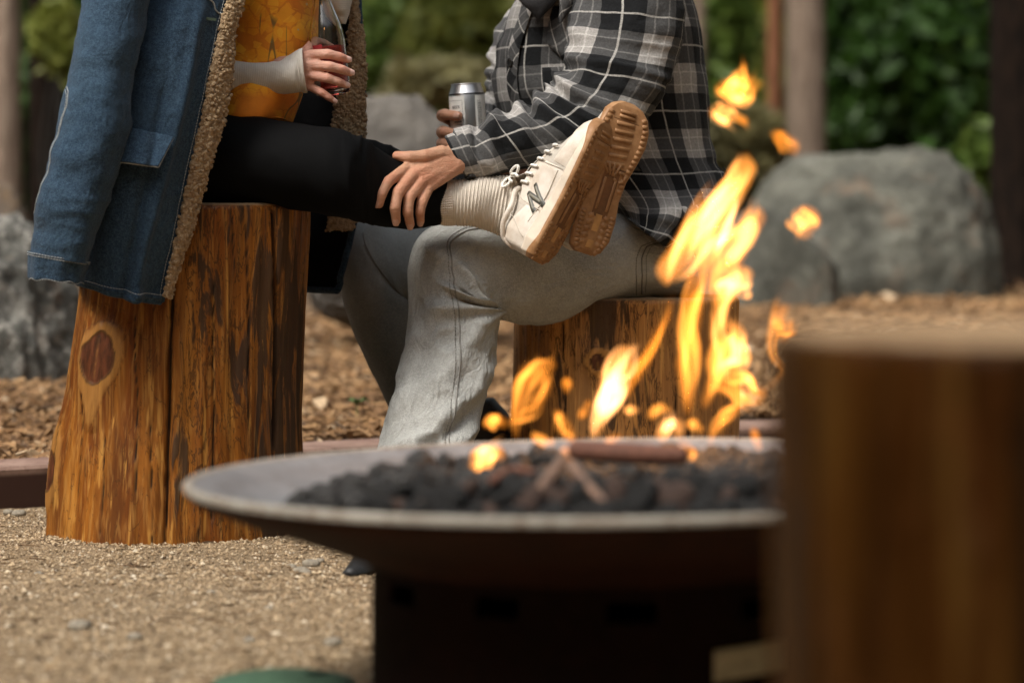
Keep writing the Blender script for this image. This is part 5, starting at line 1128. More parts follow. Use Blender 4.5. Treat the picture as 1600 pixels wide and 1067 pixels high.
    G_ = np.array(Gs); G_ = np.concatenate([G_, G_[:, :1]], 1); os_.append((G_.reshape(-1, 3), grid_quads(5, G_.shape[1]), None))
    outsole = mk('outsole', *join(os_), GUM, sh)
    def lug(l0, w0, dl, dw, ang, ht_=.0022, taper=.88):
        c, s = math.cos(ang), math.sin(ang); C8 = []
        for hz, kk in ((.0045, 1.0), (.0042 - ht_ * K, taper)):
            for sx, sy in ((-1, -1), (1, -1), (1, 1), (-1, 1)):
                x, y = sx * dl * kk, sy * dw * kk; q = l0 + x * c - y * s; C8.append(W(np.array(q), np.array(w0 + x * s + y * c), F1(sp, np.array(np.clip(q, 0, L))) + hz))
        return np.array(C8), np.array([(0, 3, 2, 1), (4, 5, 6, 7), (0, 1, 5, 4), (1, 2, 6, 5), (2, 3, 7, 6), (3, 0, 4, 7)]), None
    lg = []
    wv_ = lambda q, k: (F1(wl, q) if k > 0 else -F1(wm, q))
    for sd in (1, -1):                                               # perimeter teeth
        for q in np.concatenate([np.arange(.02, .29, .027), np.arange(.44, .95, .034)]) * L:
            e = float(wv_(q, sd)); e2 = float(wv_(min(q + .004, L), sd)); lg.append(lug(q, e * .90, .0034 * K, .0050 * K, math.atan2(e2 - e, .004) * .7, .0018))
    for q in np.linspace(.60, .86, 6) * L: lg.append(lug(q, .001, .0034 * K, .0185 * K, .10 - .25 * (q / L - .7), .0022))   # long forefoot bars
    for q in (.905, .935): lg.append(lug(q * L, .0, .0028 * K, .016 * K, 0, .003))
    for k in np.linspace(-.6, .6, 4): lg.append(lug(.565 * L, .004 + .020 * k * K, .012 * K, .0020 * K, .7 * k + .25, .003))  # fan below the ball
    for q in (.0, 1.2, 2.4, 3.6, 4.8, 6.0): lg.append(lug((.525 + .030 * math.cos(q)) * L, -.015 * K + .0085 * K * math.sin(q) * 1.2, .0026 * K, .0044 * K, q + 0.0, .003))
    for q in np.linspace(.075, .25, 5) * L:
        for sd in (1, -1): lg.append(lug(q, sd * .0150 * K, .0040 * K, .0058 * K, .35 * sd, .0016))
    for w in (-.010, .010): lg.append(lug(.40 * L, w * K, .030 * K, .0022 * K, .0, .0030))
    mk('tread', *join(lg), GUM, sh)
    gr = [lug(.725 * L, .001, .042 * K, .0245 * K, 0, .0007, 1.0)]; gr.append(lug(.40 * L, .0, .040 * K, .015 * K, 0, .0007, 1.0)); mk('tread_recess_shade', *join(gr), GUM_DK, sh, smooth_=False)  # dark plates between the bars paint the shade of the recesses
    wn = [lug(.155 * L, .0, .030 * K, .0062 * K, 0, .0016, .95)]; mk('heel_window', *join(wn), GUM_LT, sh, smooth_=False)
    # letter N on the lateral side
    if detail:
        def strokes(grow, off, mat, name):
            out = []; BL, TL, BR = np.array([.262, .11]), np.array([.350, .385]), np.array([.356, .035])
            for p0, p1, wd in (((.14, -.02), (.14, 1.02), .30), ((.86, -.02), (.86, 1.02), .30), ((.13, .95), (.87, .05), .30)):
                p0, p1 = np.array(p0), np.array(p1); d_ = p1 - p0; d_ /= np.linalg.norm(d_); n_ = np.array([-d_[1], d_[0]]) * (wd + grow); p0_, p1_ = p0 - d_ * grow, p1 + d_ * grow
                t_ = np.linspace(0, 1, 12)[:, None]; k_ = np.linspace(-1, 1, 5)[None]; Q = (p0_[None, None] * (1 - t_[..., None]) + p1_[None, None] * t_[..., None]) + k_[..., None] * n_[None, None] * .5
                m_ = BL + Q[..., :1] * (BR - BL) + Q[..., 1:] * (TL - BL); e = off * (np.abs(k_) < .99) * ((t_ > .01) & (t_ < .99)) + .0024
                out.append((upper(m_[..., 0] * L, np.clip(m_[..., 1], .005, 2) * math.pi / 2, e).reshape(-1, 3), grid_quads(12, 5), None))
            return mk(name, *join(out), mat, sh)
        strokes(.05, .0012, LOGO_EDGE, 'letter_edge'); strokes(-.09, .0020, LOGO_FILL, 'letter')
        sl_ = []
        for pts in ([(.10, .06), (.16, .34), (.20, .62)], [(.30, .05), (.31, .5), (.34, .85)], [(.60, .04), (.585, .45), (.60, .80)], [(.20, .10), (.40, .06), (.58, .10)]):
            pts = np.array(pts); s_ = spl(pts, 24); sl_.append(tube(upper(s_[:, 0] * L, s_[:, 1] * math.pi / 2, np.full(24, .0026)), .0007, 48, 6))
        mk('seam', *join(sl_), SHOE_DIRT, sh)
    return sh

# ---------------------------------------------------------------- the woman
woman = thing('person', 'seated person in an orange shirt and black leggings under a hanging denim coat', 'person', P(410, 325, 4.65))
def fp(L_, dY=0): return [P(x, y, Yq) for x, y, Yq in L_]
wf = [(fp([(484, 86, 4.607), (512, 84.5, 4.598), (530, 89, 4.606), (543, 93.5, 4.618)]), [.0088, .0080, .0074, .0064]),
      (fp([(485, 102, 4.603), (515, 104, 4.592), (534, 109, 4.600), (547.5, 114, 4.614)]), [.0090, .0082, .0076, .0066]),
      (fp([(485, 118, 4.604), (511, 122, 4.594), (528, 128, 4.601), (541, 133.5, 4.613)]), [.0086, .0078, .0072, .0062]),
      (fp([(485, 136, 4.610), (503, 145, 4.604), (513, 152, 4.606), (522, 158, 4.612)]), [.0076, .0066, .0060, .0052])]
wth = (fp([(478, 82, 4.63), (492, 66, 4.668), (506, 70, 4.70), (520, 76, 4.715)]), [.0100, .0092, .0084, .0074])
V1, T1, b1 = hand_mesh(wf, wth, P(466, 113, 4.615), P(436, 117, 4.612), .0195, 3, palm_r=.0125)
wneck = P(452, -235, 4.78)
Vb, Tb, hd, fw, sd_, up_ = figure(wneck, (wneck + [.035, 0, .155], (.93, -.30, -.12)), [(P(428, -130, 4.80), P(415, 180, 4.76), .050, .046), (P(430, -150, 4.70), P(420, 120, 4.69), .045, .045), (P(430, -150, 4.84), P(420, 120, 4.80), .045, .045)], [P(430, -190, 4.66), P(430, -190, 4.90)], None)
VV = np.concatenate([V1, Vb]); TT = np.concatenate([T1, Tb + len(V1)])
mk('body', VV, None, TT, SKIN_W, woman, attrs={'blush': np.concatenate([b1, np.zeros(len(Vb))])})
hv, ht_ = cut_hair(Vb, Tb, hd, fw, up_, .10); hv = hv + (hv - hd) * .07; mk('hair', hv, None, ht_, HAIR, woman)
for j, w in ((0, .0056), (1, .0058), (2, .0055), (3, .0044)):
    J = wf[j][0]; mk('fingernail', *nail_arr(np.array(J[3]) * .94 + np.array(J[2]) * .06, J[2], (.22, -1, .22), w, w * 1.05, wf[j][1][3] * 1.01), NAIL_W, woman)

EYE = plain('dark_eye', (.03, .02, .015), .15)
for s_ in (-1, 1): V, q, t = balls(np.array([hd + fw * .083 + sd_ * s_ * .031 + up_ * .006]), np.array([.0105]), ICO2); mk('eye', V, q, t, EYE, woman)
# orange shirt
def d_shirt(G, UV, t, a):
    d = fold_noise(G, UV, .006, 9, 4, 41, .4) + .006 * line_gauss(t, a, [(.55, .62), (.98, .50)], .02, .5) - .005 * line_gauss(t, a, [(.60, .70), (.98, .64)], .02, .5)
    return d * (1 - .2 * t)
S = ribs([(392, -215, 488, -215, 4.76, .12), (372, -120, 490, -120, 4.75, .15), (356, 0, 487, 0, 4.74, .145), (351, 60, 489, 60, 4.735, .14), (345, 112, 482, 112, 4.73, .14), (340, 152, 471, 150, 4.725, .145), (338, 182, 456, 187, 4.72, .150), (340, 186, 454, 190, 4.72, .143)], 110, 100, .9, d_shirt)
mk_surf('shirt', S, SHIRT, woman)
# thermal sleeve, cuff, and the other sleeve behind the bottle
def d_therm(G, UV, t, a): return fold_noise(G, UV, .0045, 20, 26, 51, .5) + .004 * line_gauss(t, a, [(.25, .35), (.75, .55)], .05, .6) - .0035 * line_gauss(t, a, [(.45, .25), (.85, .5)], .04, .6)
S = ribs([(330, 88, 334, 158, 4.62, .034), (362, 95, 362, 153, 4.62, .034), (400, 94.5, 404, 150, 4.615, .034), (440, 89, 446, 146.5, 4.61, .034), (462, 80, 468, 145, 4.61, .033), (467, 78, 474, 145, 4.61, .032)], 90, 70, 1.0, d_therm)
mk_surf('thermal_sleeve', S, THERMAL, woman)
S = ribs([(466, 77.5, 473, 145.5, 4.61, .0325), (470, 76, 477, 146, 4.61, .0335), (472.5, 75.5, 480, 145.2, 4.61, .033), (473.2, 77, 480.6, 143.5, 4.61, .0315)], 26, 60, 1.0, None, caps=(False, False)); mk_surf('sleeve_cuff', S, THERMAL, woman)
S = ribs([(480, -170, 575, -175, 4.84, .05), (496, -90, 566, -90, 4.84, .05), (498, -35, 558, -38, 4.84, .045), (500, 0, 551, -4, 4.84, .042), (508, 24, 546, 20, 4.84, .036), (529, 37, 541, 38, 4.84, .018)], 60, 48, 1.0, d_therm); mk_surf('thermal_sleeve', S, THERMAL, woman)

# leggings: pelvis, near leg, far leg
def d_leg(G, UV, t, a): return fold_noise(G, UV, .0030, 22, 12, 61, .6) + .0012 * ridge(np.stack([UV[..., 0] * 9 + UV[..., 1] * 5, UV[..., 1] * 26, t * 0], -1), 2, 66) + .0042 * ridge(np.stack([UV[..., 0] * 10, UV[..., 1] * 55, UV[..., 0] * 0], -1), 2, 62) * np.exp(-((t - .50) / .10) ** 2)
S = ribs([(350, 182, 462, 196, 4.74, .10), (335, 205, 500, 208, 4.73, .14), (318, 245, 520, 230, 4.70, .165), (312, 300, 500, 290, 4.69, .165), (318, 322, 482, 322, 4.69, .15)], 40, 60, .85); Vp = surf_arrays(S)
S1 = ribs([(330, 176, 312, 328, 4.60, .095), (400, 184, 398, 326, 4.585, .09), (470, 193, 476, 331, 4.56, .082), (530, 201, 532, 341, 4.54, .072), (562, 214, 562, 347, 4.55, .063), (600, 238, 600, 354, 4.60, .053), (640, 262, 640, 358, 4.63, .047), (690, 277, 690, 352, 4.665, .039), (745, 284, 745, 350, 4.685, .034)], 110, 64, 1.0, d_leg); V1_ = surf_arrays(S1)
S2 = ribs([(400, 190, 400, 325, 4.85, .09), (480, 195, 480, 325, 4.80, .085), (555, 214, 555, 325, 4.75, .072), (595, 222, 595, 318, 4.75, .062), (632, 240, 636, 315, 4.78, .052), (700, 264, 700, 328, 4.80, .042), (830, 275, 826, 335, 4.80, .034)], 80, 56, 1.0, d_leg); V2_ = surf_arrays(S2)
V, Q, T = join([x[:3] for x in (Vp, V1_, V2_)]); mk('leggings', V, Q, T, LEGGING, woman)

# socks
def d_sock(G, UV, t, a): return .0008 * np.sin(UV[..., 1] * 2 * math.pi / .0058) * smooth(.02, .2, t) + fold_noise(G, UV, .003, 18, 24, 71, .2)
S = ribs([(688, 287, 690, 347, 4.665, .034), (690, 284, 692, 351, 4.665, .0375), (715, 280, 712, 352, 4.668, .038), (750, 277, 740, 355, 4.675, .038), (785, 274, 770, 364, 4.69, .039), (806, 276, 790, 374, 4.69, .034), (825, 290, 808, 380, 4.68, .028)], 150, 64, 1.0, d_sock); mk_surf('sock', S, SOCK, woman)
# ribbed cuff band of the sock
S = ribs([(686.5, 290, 688, 345, 4.665, .033), (687, 285, 690, 351.5, 4.665, .0385), (700, 282, 702, 352.5, 4.666, .0390), (708, 281, 709, 352, 4.667, .0385)], 30, 240, 1.0, lambda G, UV, t, a: .0009 * np.sin(a * 2 * math.pi * 60)); mk_surf('sock_cuff', S, SOCK, woman)
S = ribs([(805, 277, 800, 335, 4.78, .034), (860, 270, 850, 345, 4.75, .038), (915, 262, 900, 350, 4.72, .036), (940, 265, 925, 350, 4.71, .034)], 70, 50, 1.0, d_sock); mk_surf('sock', S, SOCK, woman)

# shoes
ix = lambda dx, dy: np.array([dx, 0, -dy], float)          # picture direction (right, down) as a world direction
T1_ = ix(116, -206); T1_ /= np.linalg.norm(T1_); Rr = ix(206, 116); Rr /= np.linalg.norm(Rr); Cc = np.array([0, -1., 0])
shoe(woman, P(846, 414, 4.60), T1_, .84 * Rr + .54 * Cc, .84 * Cc - .54 * Rr, .252, 'near cream sneaker, its laced side and letter turned to view', 1)
T2_ = ix(73, -228); T2_ /= np.linalg.norm(T2_); R2 = ix(228, 73); R2 /= np.linalg.norm(R2)
shoe(woman, P(918, 398, 4.63), T2_, .42 * R2 + .905 * Cc, .42 * Cc - .905 * R2, .256, 'far cream sneaker showing its brown gum tread', -1, False)

# denim coat over the shoulders: shell, lining, fleece facings, empty sleeve, cuff, pocket flap
CR = [[(402, -205, 4.62), (340, -215, 4.56), (262, -205, 4.58), (218, -175, 4.66), (262, -185, 4.92), (400, -195, 5.04), (536, -195, 4.95)],
      [(378, -90, 4.53), (300, -90, 4.48), (215, -85, 4.50), (172, -75, 4.64), (232, -75, 4.94), (400, -90, 5.08), (552, -85, 4.96)],
      [(346, 45, 4.47), (276, 45, 4.41), (196, 50, 4.44), (152, 55, 4.63), (212, 55, 4.93), (400, 45, 5.10), (563, 20, 4.93)],
      [(318, 172, 4.44), (252, 175, 4.38), (172, 182, 4.41), (132, 186, 4.61), (204, 186, 4.91), (400, 170, 5.09), (569, 120, 4.92)],
      [(289, 305, 4.43), (226, 306, 4.37), (152, 312, 4.40), (115, 316, 4.60), (196, 306, 4.90), (400, 300, 5.08), (567, 232, 4.93)],
      [(268, 405, 4.43), (206, 402, 4.38), (138, 402, 4.41), (108, 398, 4.60), (190, 396, 4.89), (400, 390, 5.06), (556, 350, 4.93)],
      [(254, 472, 4.44), (196, 464, 4.39), (132, 443, 4.42), (106, 434, 4.60), (190, 430, 4.88), (400, 448, 5.04), (532, 455, 4.93)]]
CR = np.array(CR, float); CW = P(CR[..., 0], CR[..., 1], CR[..., 2]); NT, NS = 170, 230
CG = spl(CW, NT, 0); CG = np.swapaxes(spl(np.swapaxes(CG, 0, 1), NS, 0), 0, 1)
tt, ss = np.meshgrid(np.linspace(0, 1, NT), np.linspace(0, 1, NS), indexing='ij')
CN = grid_normals(CG); inside = np.array([P(400, 150, 4.75)]); CN *= np.sign(((CG - inside) * CN).sum(-1)[60:120, 5:60].mean())
lenv = np.linalg.norm(np.gradient(CG, axis=0), axis=-1).cumsum(0); lens = np.linalg.norm(np.gradient(CG, axis=1), axis=-1).cumsum(1); CUV = np.stack([lens, lenv], -1)
dd = .008 * fbm(np.stack([CUV[..., 0] * 7, CUV[..., 1] * 2.6, ss * 0], -1), 3, 81) + .0025 * ridge(np.stack([CUV[..., 0] * 16, CUV[..., 1] * 30, ss * 0 + 2], -1), 2, 83) * .4 + .0012 * fbm(CG * 60, 3, 85)
dd += .010 * np.exp(-((ss - .115 + .02 * np.sin(tt * 5)) / .022) ** 2) * smooth(.1, .5, tt) - .008 * np.exp(-((ss - .17) / .02) ** 2) * smooth(.3, .6, tt)
dd += .004 * np.exp(-((tt - .985) / .012) ** 2) + .003 * np.sin(ss * 60) * smooth(.93, 1.0, tt)
dd[:, :4] *= np.linspace(0, 1, 4)
CG = CG + CN * dd[..., None]
coat = mk('denim_coat', CG, grid_quads(NT, NS), None, DENIM, woman, uv=CUV.reshape(-1, 2)); coat['label'] = 'blue denim coat hanging open from the shoulders, one sleeve empty'
mk('lining', CG - CN * .010, grid_quads(NT, NS), None, LINING, coat)
# rolled hem and front edge close the gap between shell and lining
ed = [tube(CG[-1] - CN[-1] * .005, .0062, 300, 10), tube(CG[:, 0] - CN[:, 0] * .005, .0060, 240, 10), tube(CG[:, -1] - CN[:, -1] * .005, .006, 240, 10)]
mk('hem_edge', *join(ed), DENIM, coat)
CS = dict(G=CG, N=CN); hem_t = [(.972, s_) for s_ in np.linspace(.01, .5, 60)]; st = [stitch(CS, hem_t, .0006, .0006, n=900), stitch(CS, [(t_, .018) for t_ in np.linspace(.2, .985, 60)], .0006, .0006, n=1200)]
mk('coat_stitching', *join(st), DENIM_THREAD, coat)

def d_slv(G, UV, t, a):
    d = fold_noise(G, UV, .0075, 6, 9, 91, .5) + fold_noise(G, UV, .0036, 22, 34, 93, -.3) + .0045 * ridge(np.stack([UV[..., 0] * 5 + UV[..., 1] * 4, UV[..., 1] * 24, a * 0], -1), 2, 95) * np.exp(-((t - .66) / .22) ** 2) * .8
    d += .006 * line_gauss(t, a, [(.2, .45), (.95, .62)], .05, .6) - .005 * line_gauss(t, a, [(.45, .66), (.9, .72)], .03, .6)
    return d * smooth(1.0, .94, t)
SL = ribs([(178, -205, 282, -190, 4.50, .06), (158, -110, 262, -105, 4.45, .058), (134, 0, 232, 0, 4.40, .052), (111, 106, 210, 110, 4.36, .047), (90, 200, 197, 204, 4.345, .045), (64, 312, 168, 322, 4.34, .044), (50, 386, 141, 402, 4.345, .044), (47, 398, 138, 414, 4.345, .044)], 170, 120, .85, d_slv)
slv = mk_surf('sleeve', SL, DENIM, coat); slv['label'] = 'empty denim sleeve hanging straight down'
SC2 = ribs([(46.5, 392, 139, 408, 4.345, .0452), (46, 396, 138, 412, 4.345, .0462), (46, 414, 133, 427, 4.345, .0455), (46.5, 431, 130, 440, 4.345, .045), (47.5, 433.5, 129, 442, 4.345, .043)], 50, 110, .85, lambda G, UV, t, a: fold_noise(G, UV, .0028, 22, 30, 97) + .0012 * np.sin(a * 50), caps=(False, False)); mk_surf('cuff', SC2, DENIM, coat)
mk('cuff_inside', *surf_arrays(ribs([(50, 425, 127, 436, 4.345, .040), (49, 431, 128, 440, 4.345, .041)], 8, 60, .85))[:3], LINING, coat)
st = [stitch(SC2, [(.16, a_) for a_ in np.linspace(.24, .78, 40)], .0007, .0006), stitch(SC2, [(.26, a_) for a_ in np.linspace(.24, .78, 40)], .0007, .0006), stitch(SC2, [(.90, a_) for a_ in np.linspace(.24, .78, 40)], .0007, .0006)]
# pointed elbow patch outline
ep = [(.475, .325), (.487, .36), (.52, .375), (.56, .362), (.62, .345), (.68, .328), (.72, .30), (.75, .268)]
st += [stitch(SL, ep, .0006, .0008, mode='line'), stitch(SL, [(a_ + .008, b_ - .012) for a_, b_ in ep], .0006, .0006)]
mk('sleeve_stitching', *join(st), DENIM_THREAD, coat)
stk = [stitch(SL, [(a_ + .003, b_ - .004) for a_, b_ in ep], .0002, .0011, mode='line'), stitch(SC2, [(.205, a_) for a_ in np.linspace(.22, .8, 40)], .0002, .0010, mode='line')]
mk('sleeve_seam', *join(stk), DENIM_DK, coat)
# pocket flap
cpx, cpy = to_px(CG); front = (ss < .42)
def coatY(px, py): 
    d2 = (cpx - px) ** 2 + (cpy - py) ** 2 + 1e9 * (~front); k = np.argmin(d2); return CG.reshape(-1, 3)[k, 1]
cor = np.array([[(180, 197), (272, 215)], [(178, 253), (248, 262)]], float); u_ = np.linspace(0, 1, 40); v_ = np.linspace(0, 1, 26)
bil = lambda u, v: (cor[0, 0] * (1 - u) * (1 - v) + cor[0, 1] * u * (1 - v) + cor[1, 0] * (1 - u) * v + cor[1, 1] * u * v)
FG = np.array([[P(*(bil(u, v)), coatY(*bil(u, v)) - .011 - .018 * v - .003 * math.sin(u * 5) * v) for u in u_] for v in v_])
for _ in range(3): FG[1:-1, 1:-1] = (FG[:-2, 1:-1] + FG[2:, 1:-1] + FG[1:-1, :-2] + FG[1:-1, 2:]) / 4
FGS = FG + np.array([0, -1, 0]) * (.0012 * fbm(FG * 55, 3, 5))[..., None]
fl = mk('pocket_flap', FGS, grid_quads(26, 40), None, DENIM, coat, uv=np.stack(np.meshgrid(u_ * .1, v_ * .05), -1).reshape(-1, 2)); m = fl.modifiers.new('t', 'SOLIDIFY'); m.thickness = .004; m.offset = -1
FS = dict(G=FGS, N=np.broadcast_to(np.array([0., -1, 0]), FGS.shape)); st = []
st.append(stitch(FS, [(.08, .02), (.08, .98)], .0014, .0008)); st.append(stitch(FS, [(.0, .99), (.985, .99), (.985, .0)], .0012, .0013, mode='line', n=200)); st.append(stitch(FS, [(.1, .92), (.86, .92), (.86, .02)], .0014, .0008)); st.append(stitch(FS, [(.005, .0), (.005, .985)], .0008, .0009, mode='line', n=200))
mk('flap_stitching', *join(st), DENIM_THREAD, coat)
# curved yoke seam and a tiny dark tag near the front edge
yp = [P(x, y, coatY(x, y) - .002) for x, y in ((318, -6), (333, 4), (337, 16), (345, 22), (356, 20))]; mk('yoke_seam', *join([tube(yp, .0012, 40, 6), tube([p + [-.004, 0, -.003] for p in yp], .0009, 40, 6)]), DENIM_THREAD, coat)
mk('cloth_tag', *box_arr(P(326, 30, coatY(326, 30) - .004), (.012, 0, -.0015), (0, .001, 0), (0, 0, .0022)), plain('dark_green_tag', (.02, .035, .02), .8), coat, smooth_=False)

# fleece facings: strip surface plus curls
def fleece(rows, seed, n, size, name='sherpa_trim'):
    """rows: (outer px, py, Y, inner px, py, Y); a band rolled towards the camera, covered in wool curls"""
    R_ = np.array(rows, float); A = P(R_[:, 0], R_[:, 1], R_[:, 2]); B = P(R_[:, 3], R_[:, 4], R_[:, 5]); D = spl(np.concatenate([A, B], 1), 90); A, B = D[:, :3], D[:, 3:]
    f = np.linspace(0, 1, 16); bulge = np.sin(f * math.pi) ** .6; G = A[:, None] * (1 - f)[None, :, None] + B[:, None] * f[None, :, None]; G[..., 1] -= .008 * bulge
    G = np.concatenate([G, (A[:, None] * (1 - f[::-1])[None, :, None] + B[:, None] * f[::-1][None, :, None]) + np.array([0, .012, 0])], 1)
    rr = np.random.default_rng(seed); t = rr.random(n); a = rr.uniform(-.02, 1.02, n); i = np.minimum((t * 89).astype(int), 88); fr = (t * 89 - i)[:, None]
    A_ = A[i] * (1 - fr) + A[i + 1] * fr; B_ = B[i] * (1 - fr) + B[i + 1] * fr; p = A_ * (1 - a[:, None]) + B_ * a[:, None]; p[:, 1] -= .008 * np.sin(np.clip(a, 0, 1) * math.pi) ** .6 - .0015; p += rr.normal(0, .0012, p.shape)
    V0, T0 = ICO1; m = len(V0); s = size * rr.uniform(.65, 1.35, (n, 1)); sc = s * rr.uniform(.6, 1.35, (n, 3)); V = V0[None] * sc[:, None]; V = V * (1 + .16 * vn(V0[None] * 1.7 + rr.uniform(0, 99, (n, 1, 1)), 7))[..., None]
    an = rr.uniform(0, 6.283, n); c_, s_ = np.cos(an)[:, None], np.sin(an)[:, None]; x = V[..., 0] * c_ - V[..., 2] * s_; z = V[..., 0] * s_ + V[..., 2] * c_; V = np.stack([x, V[..., 1], z], -1) + p[:, None]
    mk(name, *join([(G.reshape(-1, 3), grid_quads(90, 32), None), (V.reshape(-1, 3), None, (T0[None] + (np.arange(n) * m)[:, None, None]).reshape(-1, 3))]), SHERPA, coat)
fleece([(404, -205, 4.61, 436, -205, 4.63), (380, -90, 4.52, 408, -90, 4.54), (356, 0, 4.475, 382, 0, 4.495), (344, 48, 4.462, 367, 48, 4.48), (331, 105, 4.447, 364, 112, 4.475), (318, 172, 4.435, 350, 185, 4.46), (302, 245, 4.43, 331, 252, 4.45), (290, 303, 4.425, 314, 310, 4.445), (279, 360, 4.425, 299, 362, 4.44), (268, 410, 4.425, 281, 412, 4.44), (257, 462, 4.43, 266, 464, 4.44)], 5, 4300, .0031)
fleece([(538, -190, 4.94, 512, -190, 4.92), (553, -85, 4.95, 532, -85, 4.93), (560, 8, 4.93, 548, 4, 4.92), (568, 60, 4.92, 545, 60, 4.91), (570, 110, 4.91, 543, 112, 4.90), (570, 160, 4.91, 527, 158, 4.89), (569, 215, 4.915, 518, 212, 4.89), (564, 290, 4.92, 518, 285, 4.89), (552, 360, 4.92, 512, 360, 4.89)], 6, 4600, .0031)

# ---------------------------------------------------------------- the man
man = thing('person', 'seated person in plaid flannel jacket and washed grey jeans, one hand on the other\'s shin', 'person', P(960, 460, 5.02))
mf = [(fp([(636, 263, 4.604), (606, 284, 4.556), (596, 303, 4.538), (592.5, 319, 4.540)]), [.0105, .0094, .0086, .0074]),
      (fp([(646, 273, 4.596), (622, 300, 4.558), (617, 325, 4.548), (619, 345, 4.558)]), [.0108, .0098, .0090, .0078]),
      (fp([(658, 284, 4.598), (639, 309, 4.568), (637, 331, 4.564), (641, 351, 4.578)]), [.0106, .0096, .0088, .0076]),
      (fp([(669, 293, 4.606), (659, 316, 4.582), (656, 331, 4.580), (657, 346, 4.594)]), [.0100, .0088, .0080, .0070])]
mth = (fp([(690, 240, 4.635), (662, 245, 4.612), (640, 246, 4.605), (620, 243.5, 4.610)]), [.0140, .0112, .0100, .0080])
V1, T1, b1 = hand_mesh(mf, mth, P(706, 251, 4.645), P(756, 238, 4.70), .0215, 5, palm_r=.0145)
# far hand round the can: fingers come from behind on the left and show their tips
CX, CYY, CZ = CAN_C
def around(ang, r, dz): return np.array([CX + r * math.sin(ang), CYY - r * math.cos(ang), CZ + dz])
def far_finger(dz, r, tip, sl=0.0): return ([around(-2.55, cr + .020, dz - .004), around(-1.85, cr + .0165, dz + .004), around(-1.18, cr + .0125, dz + .003 + sl), around(tip, cr + .0085, dz - .001 + sl)], [r * 1.15, r * 1.08, r, r * .86])
z1 = P(690, 184, 4.98)[2] - CZ; z2 = P(690, 210, 4.98)[2] - CZ; z3 = P(684, 228, 4.98)[2] - CZ; z4 = P(684, 246, 4.98)[2] - CZ
ff = [far_finger(z1, .0098, -.42, .002), far_finger(z2, .0102, -.40), far_finger(z3, .0100, -.42), far_finger(z4, .0088, -.5)]
fth = ([around(2.6, cr + .028, z3 - .01), around(2.2, cr + .020, z2 - .01), around(1.7, cr + .013, z2 - .004), around(1.4, cr + .010, z2)], [.0140, .0118, .0105, .0085])
V2, T2, b2 = hand_mesh(ff, fth, around(2.95, cr + .060, z3 - .02), around(2.35, cr + .12, z4 - .06), .024, 6, palm_r=.014)
mneck = P(925, -95, 5.08)
Vb, Tb, hd, fw, sd_, up_ = figure(mneck, (mneck + [-.03, 0, .16], (-.95, -.28, -.12)), [(P(930, -10, 5.1), P(985, 330, 5.1), .12, .11), (P(925, -20, 4.98), P(955, 130, 5.0), .085, .08), (P(925, -20, 5.2), P(955, 130, 5.2), .085, .08)], [P(975, -45, 4.93), P(920, -45, 5.27)], None)
mk('body', np.concatenate([V1, V2, Vb]), None, np.concatenate([T1, T2 + len(V1), Tb + len(V1) + len(V2)]), SKIN_M, man, attrs={'blush': np.concatenate([b1, b2, np.zeros(len(Vb))])})
hv, ht_ = cut_hair(Vb, Tb, hd, fw, up_); hv = hv + (hv - hd) * .08; mk('hair', hv, None, ht_, HAIR, man)
for s_ in (-1, 1): V, q, t = balls(np.array([hd + fw * .083 + sd_ * s_ * .031 + up_ * .006]), np.array([.0105]), ICO2); mk('eye', V, q, t, EYE, man)
J = mf[0][0]; mk('fingernail', *nail_arr(np.array(J[3]), J[2], (-.75, -.6, .1), .0062, .0066, .0074), NAIL_M, man)
for k in (1, 2, 3): J = mf[k][0]; mk('fingernail', *nail_arr(np.array(J[3]), J[2], (-.15, -.95, -.25), .0060, .0064, mf[k][1][3]), NAIL_M, man)
for k in (0, 1, 2): J = ff[k][0]; mk('fingernail', *nail_arr(np.array(J[3]), J[2], (-.25, -1, .1), .0058, .0062, ff[k][1][3]), NAIL_M, man)

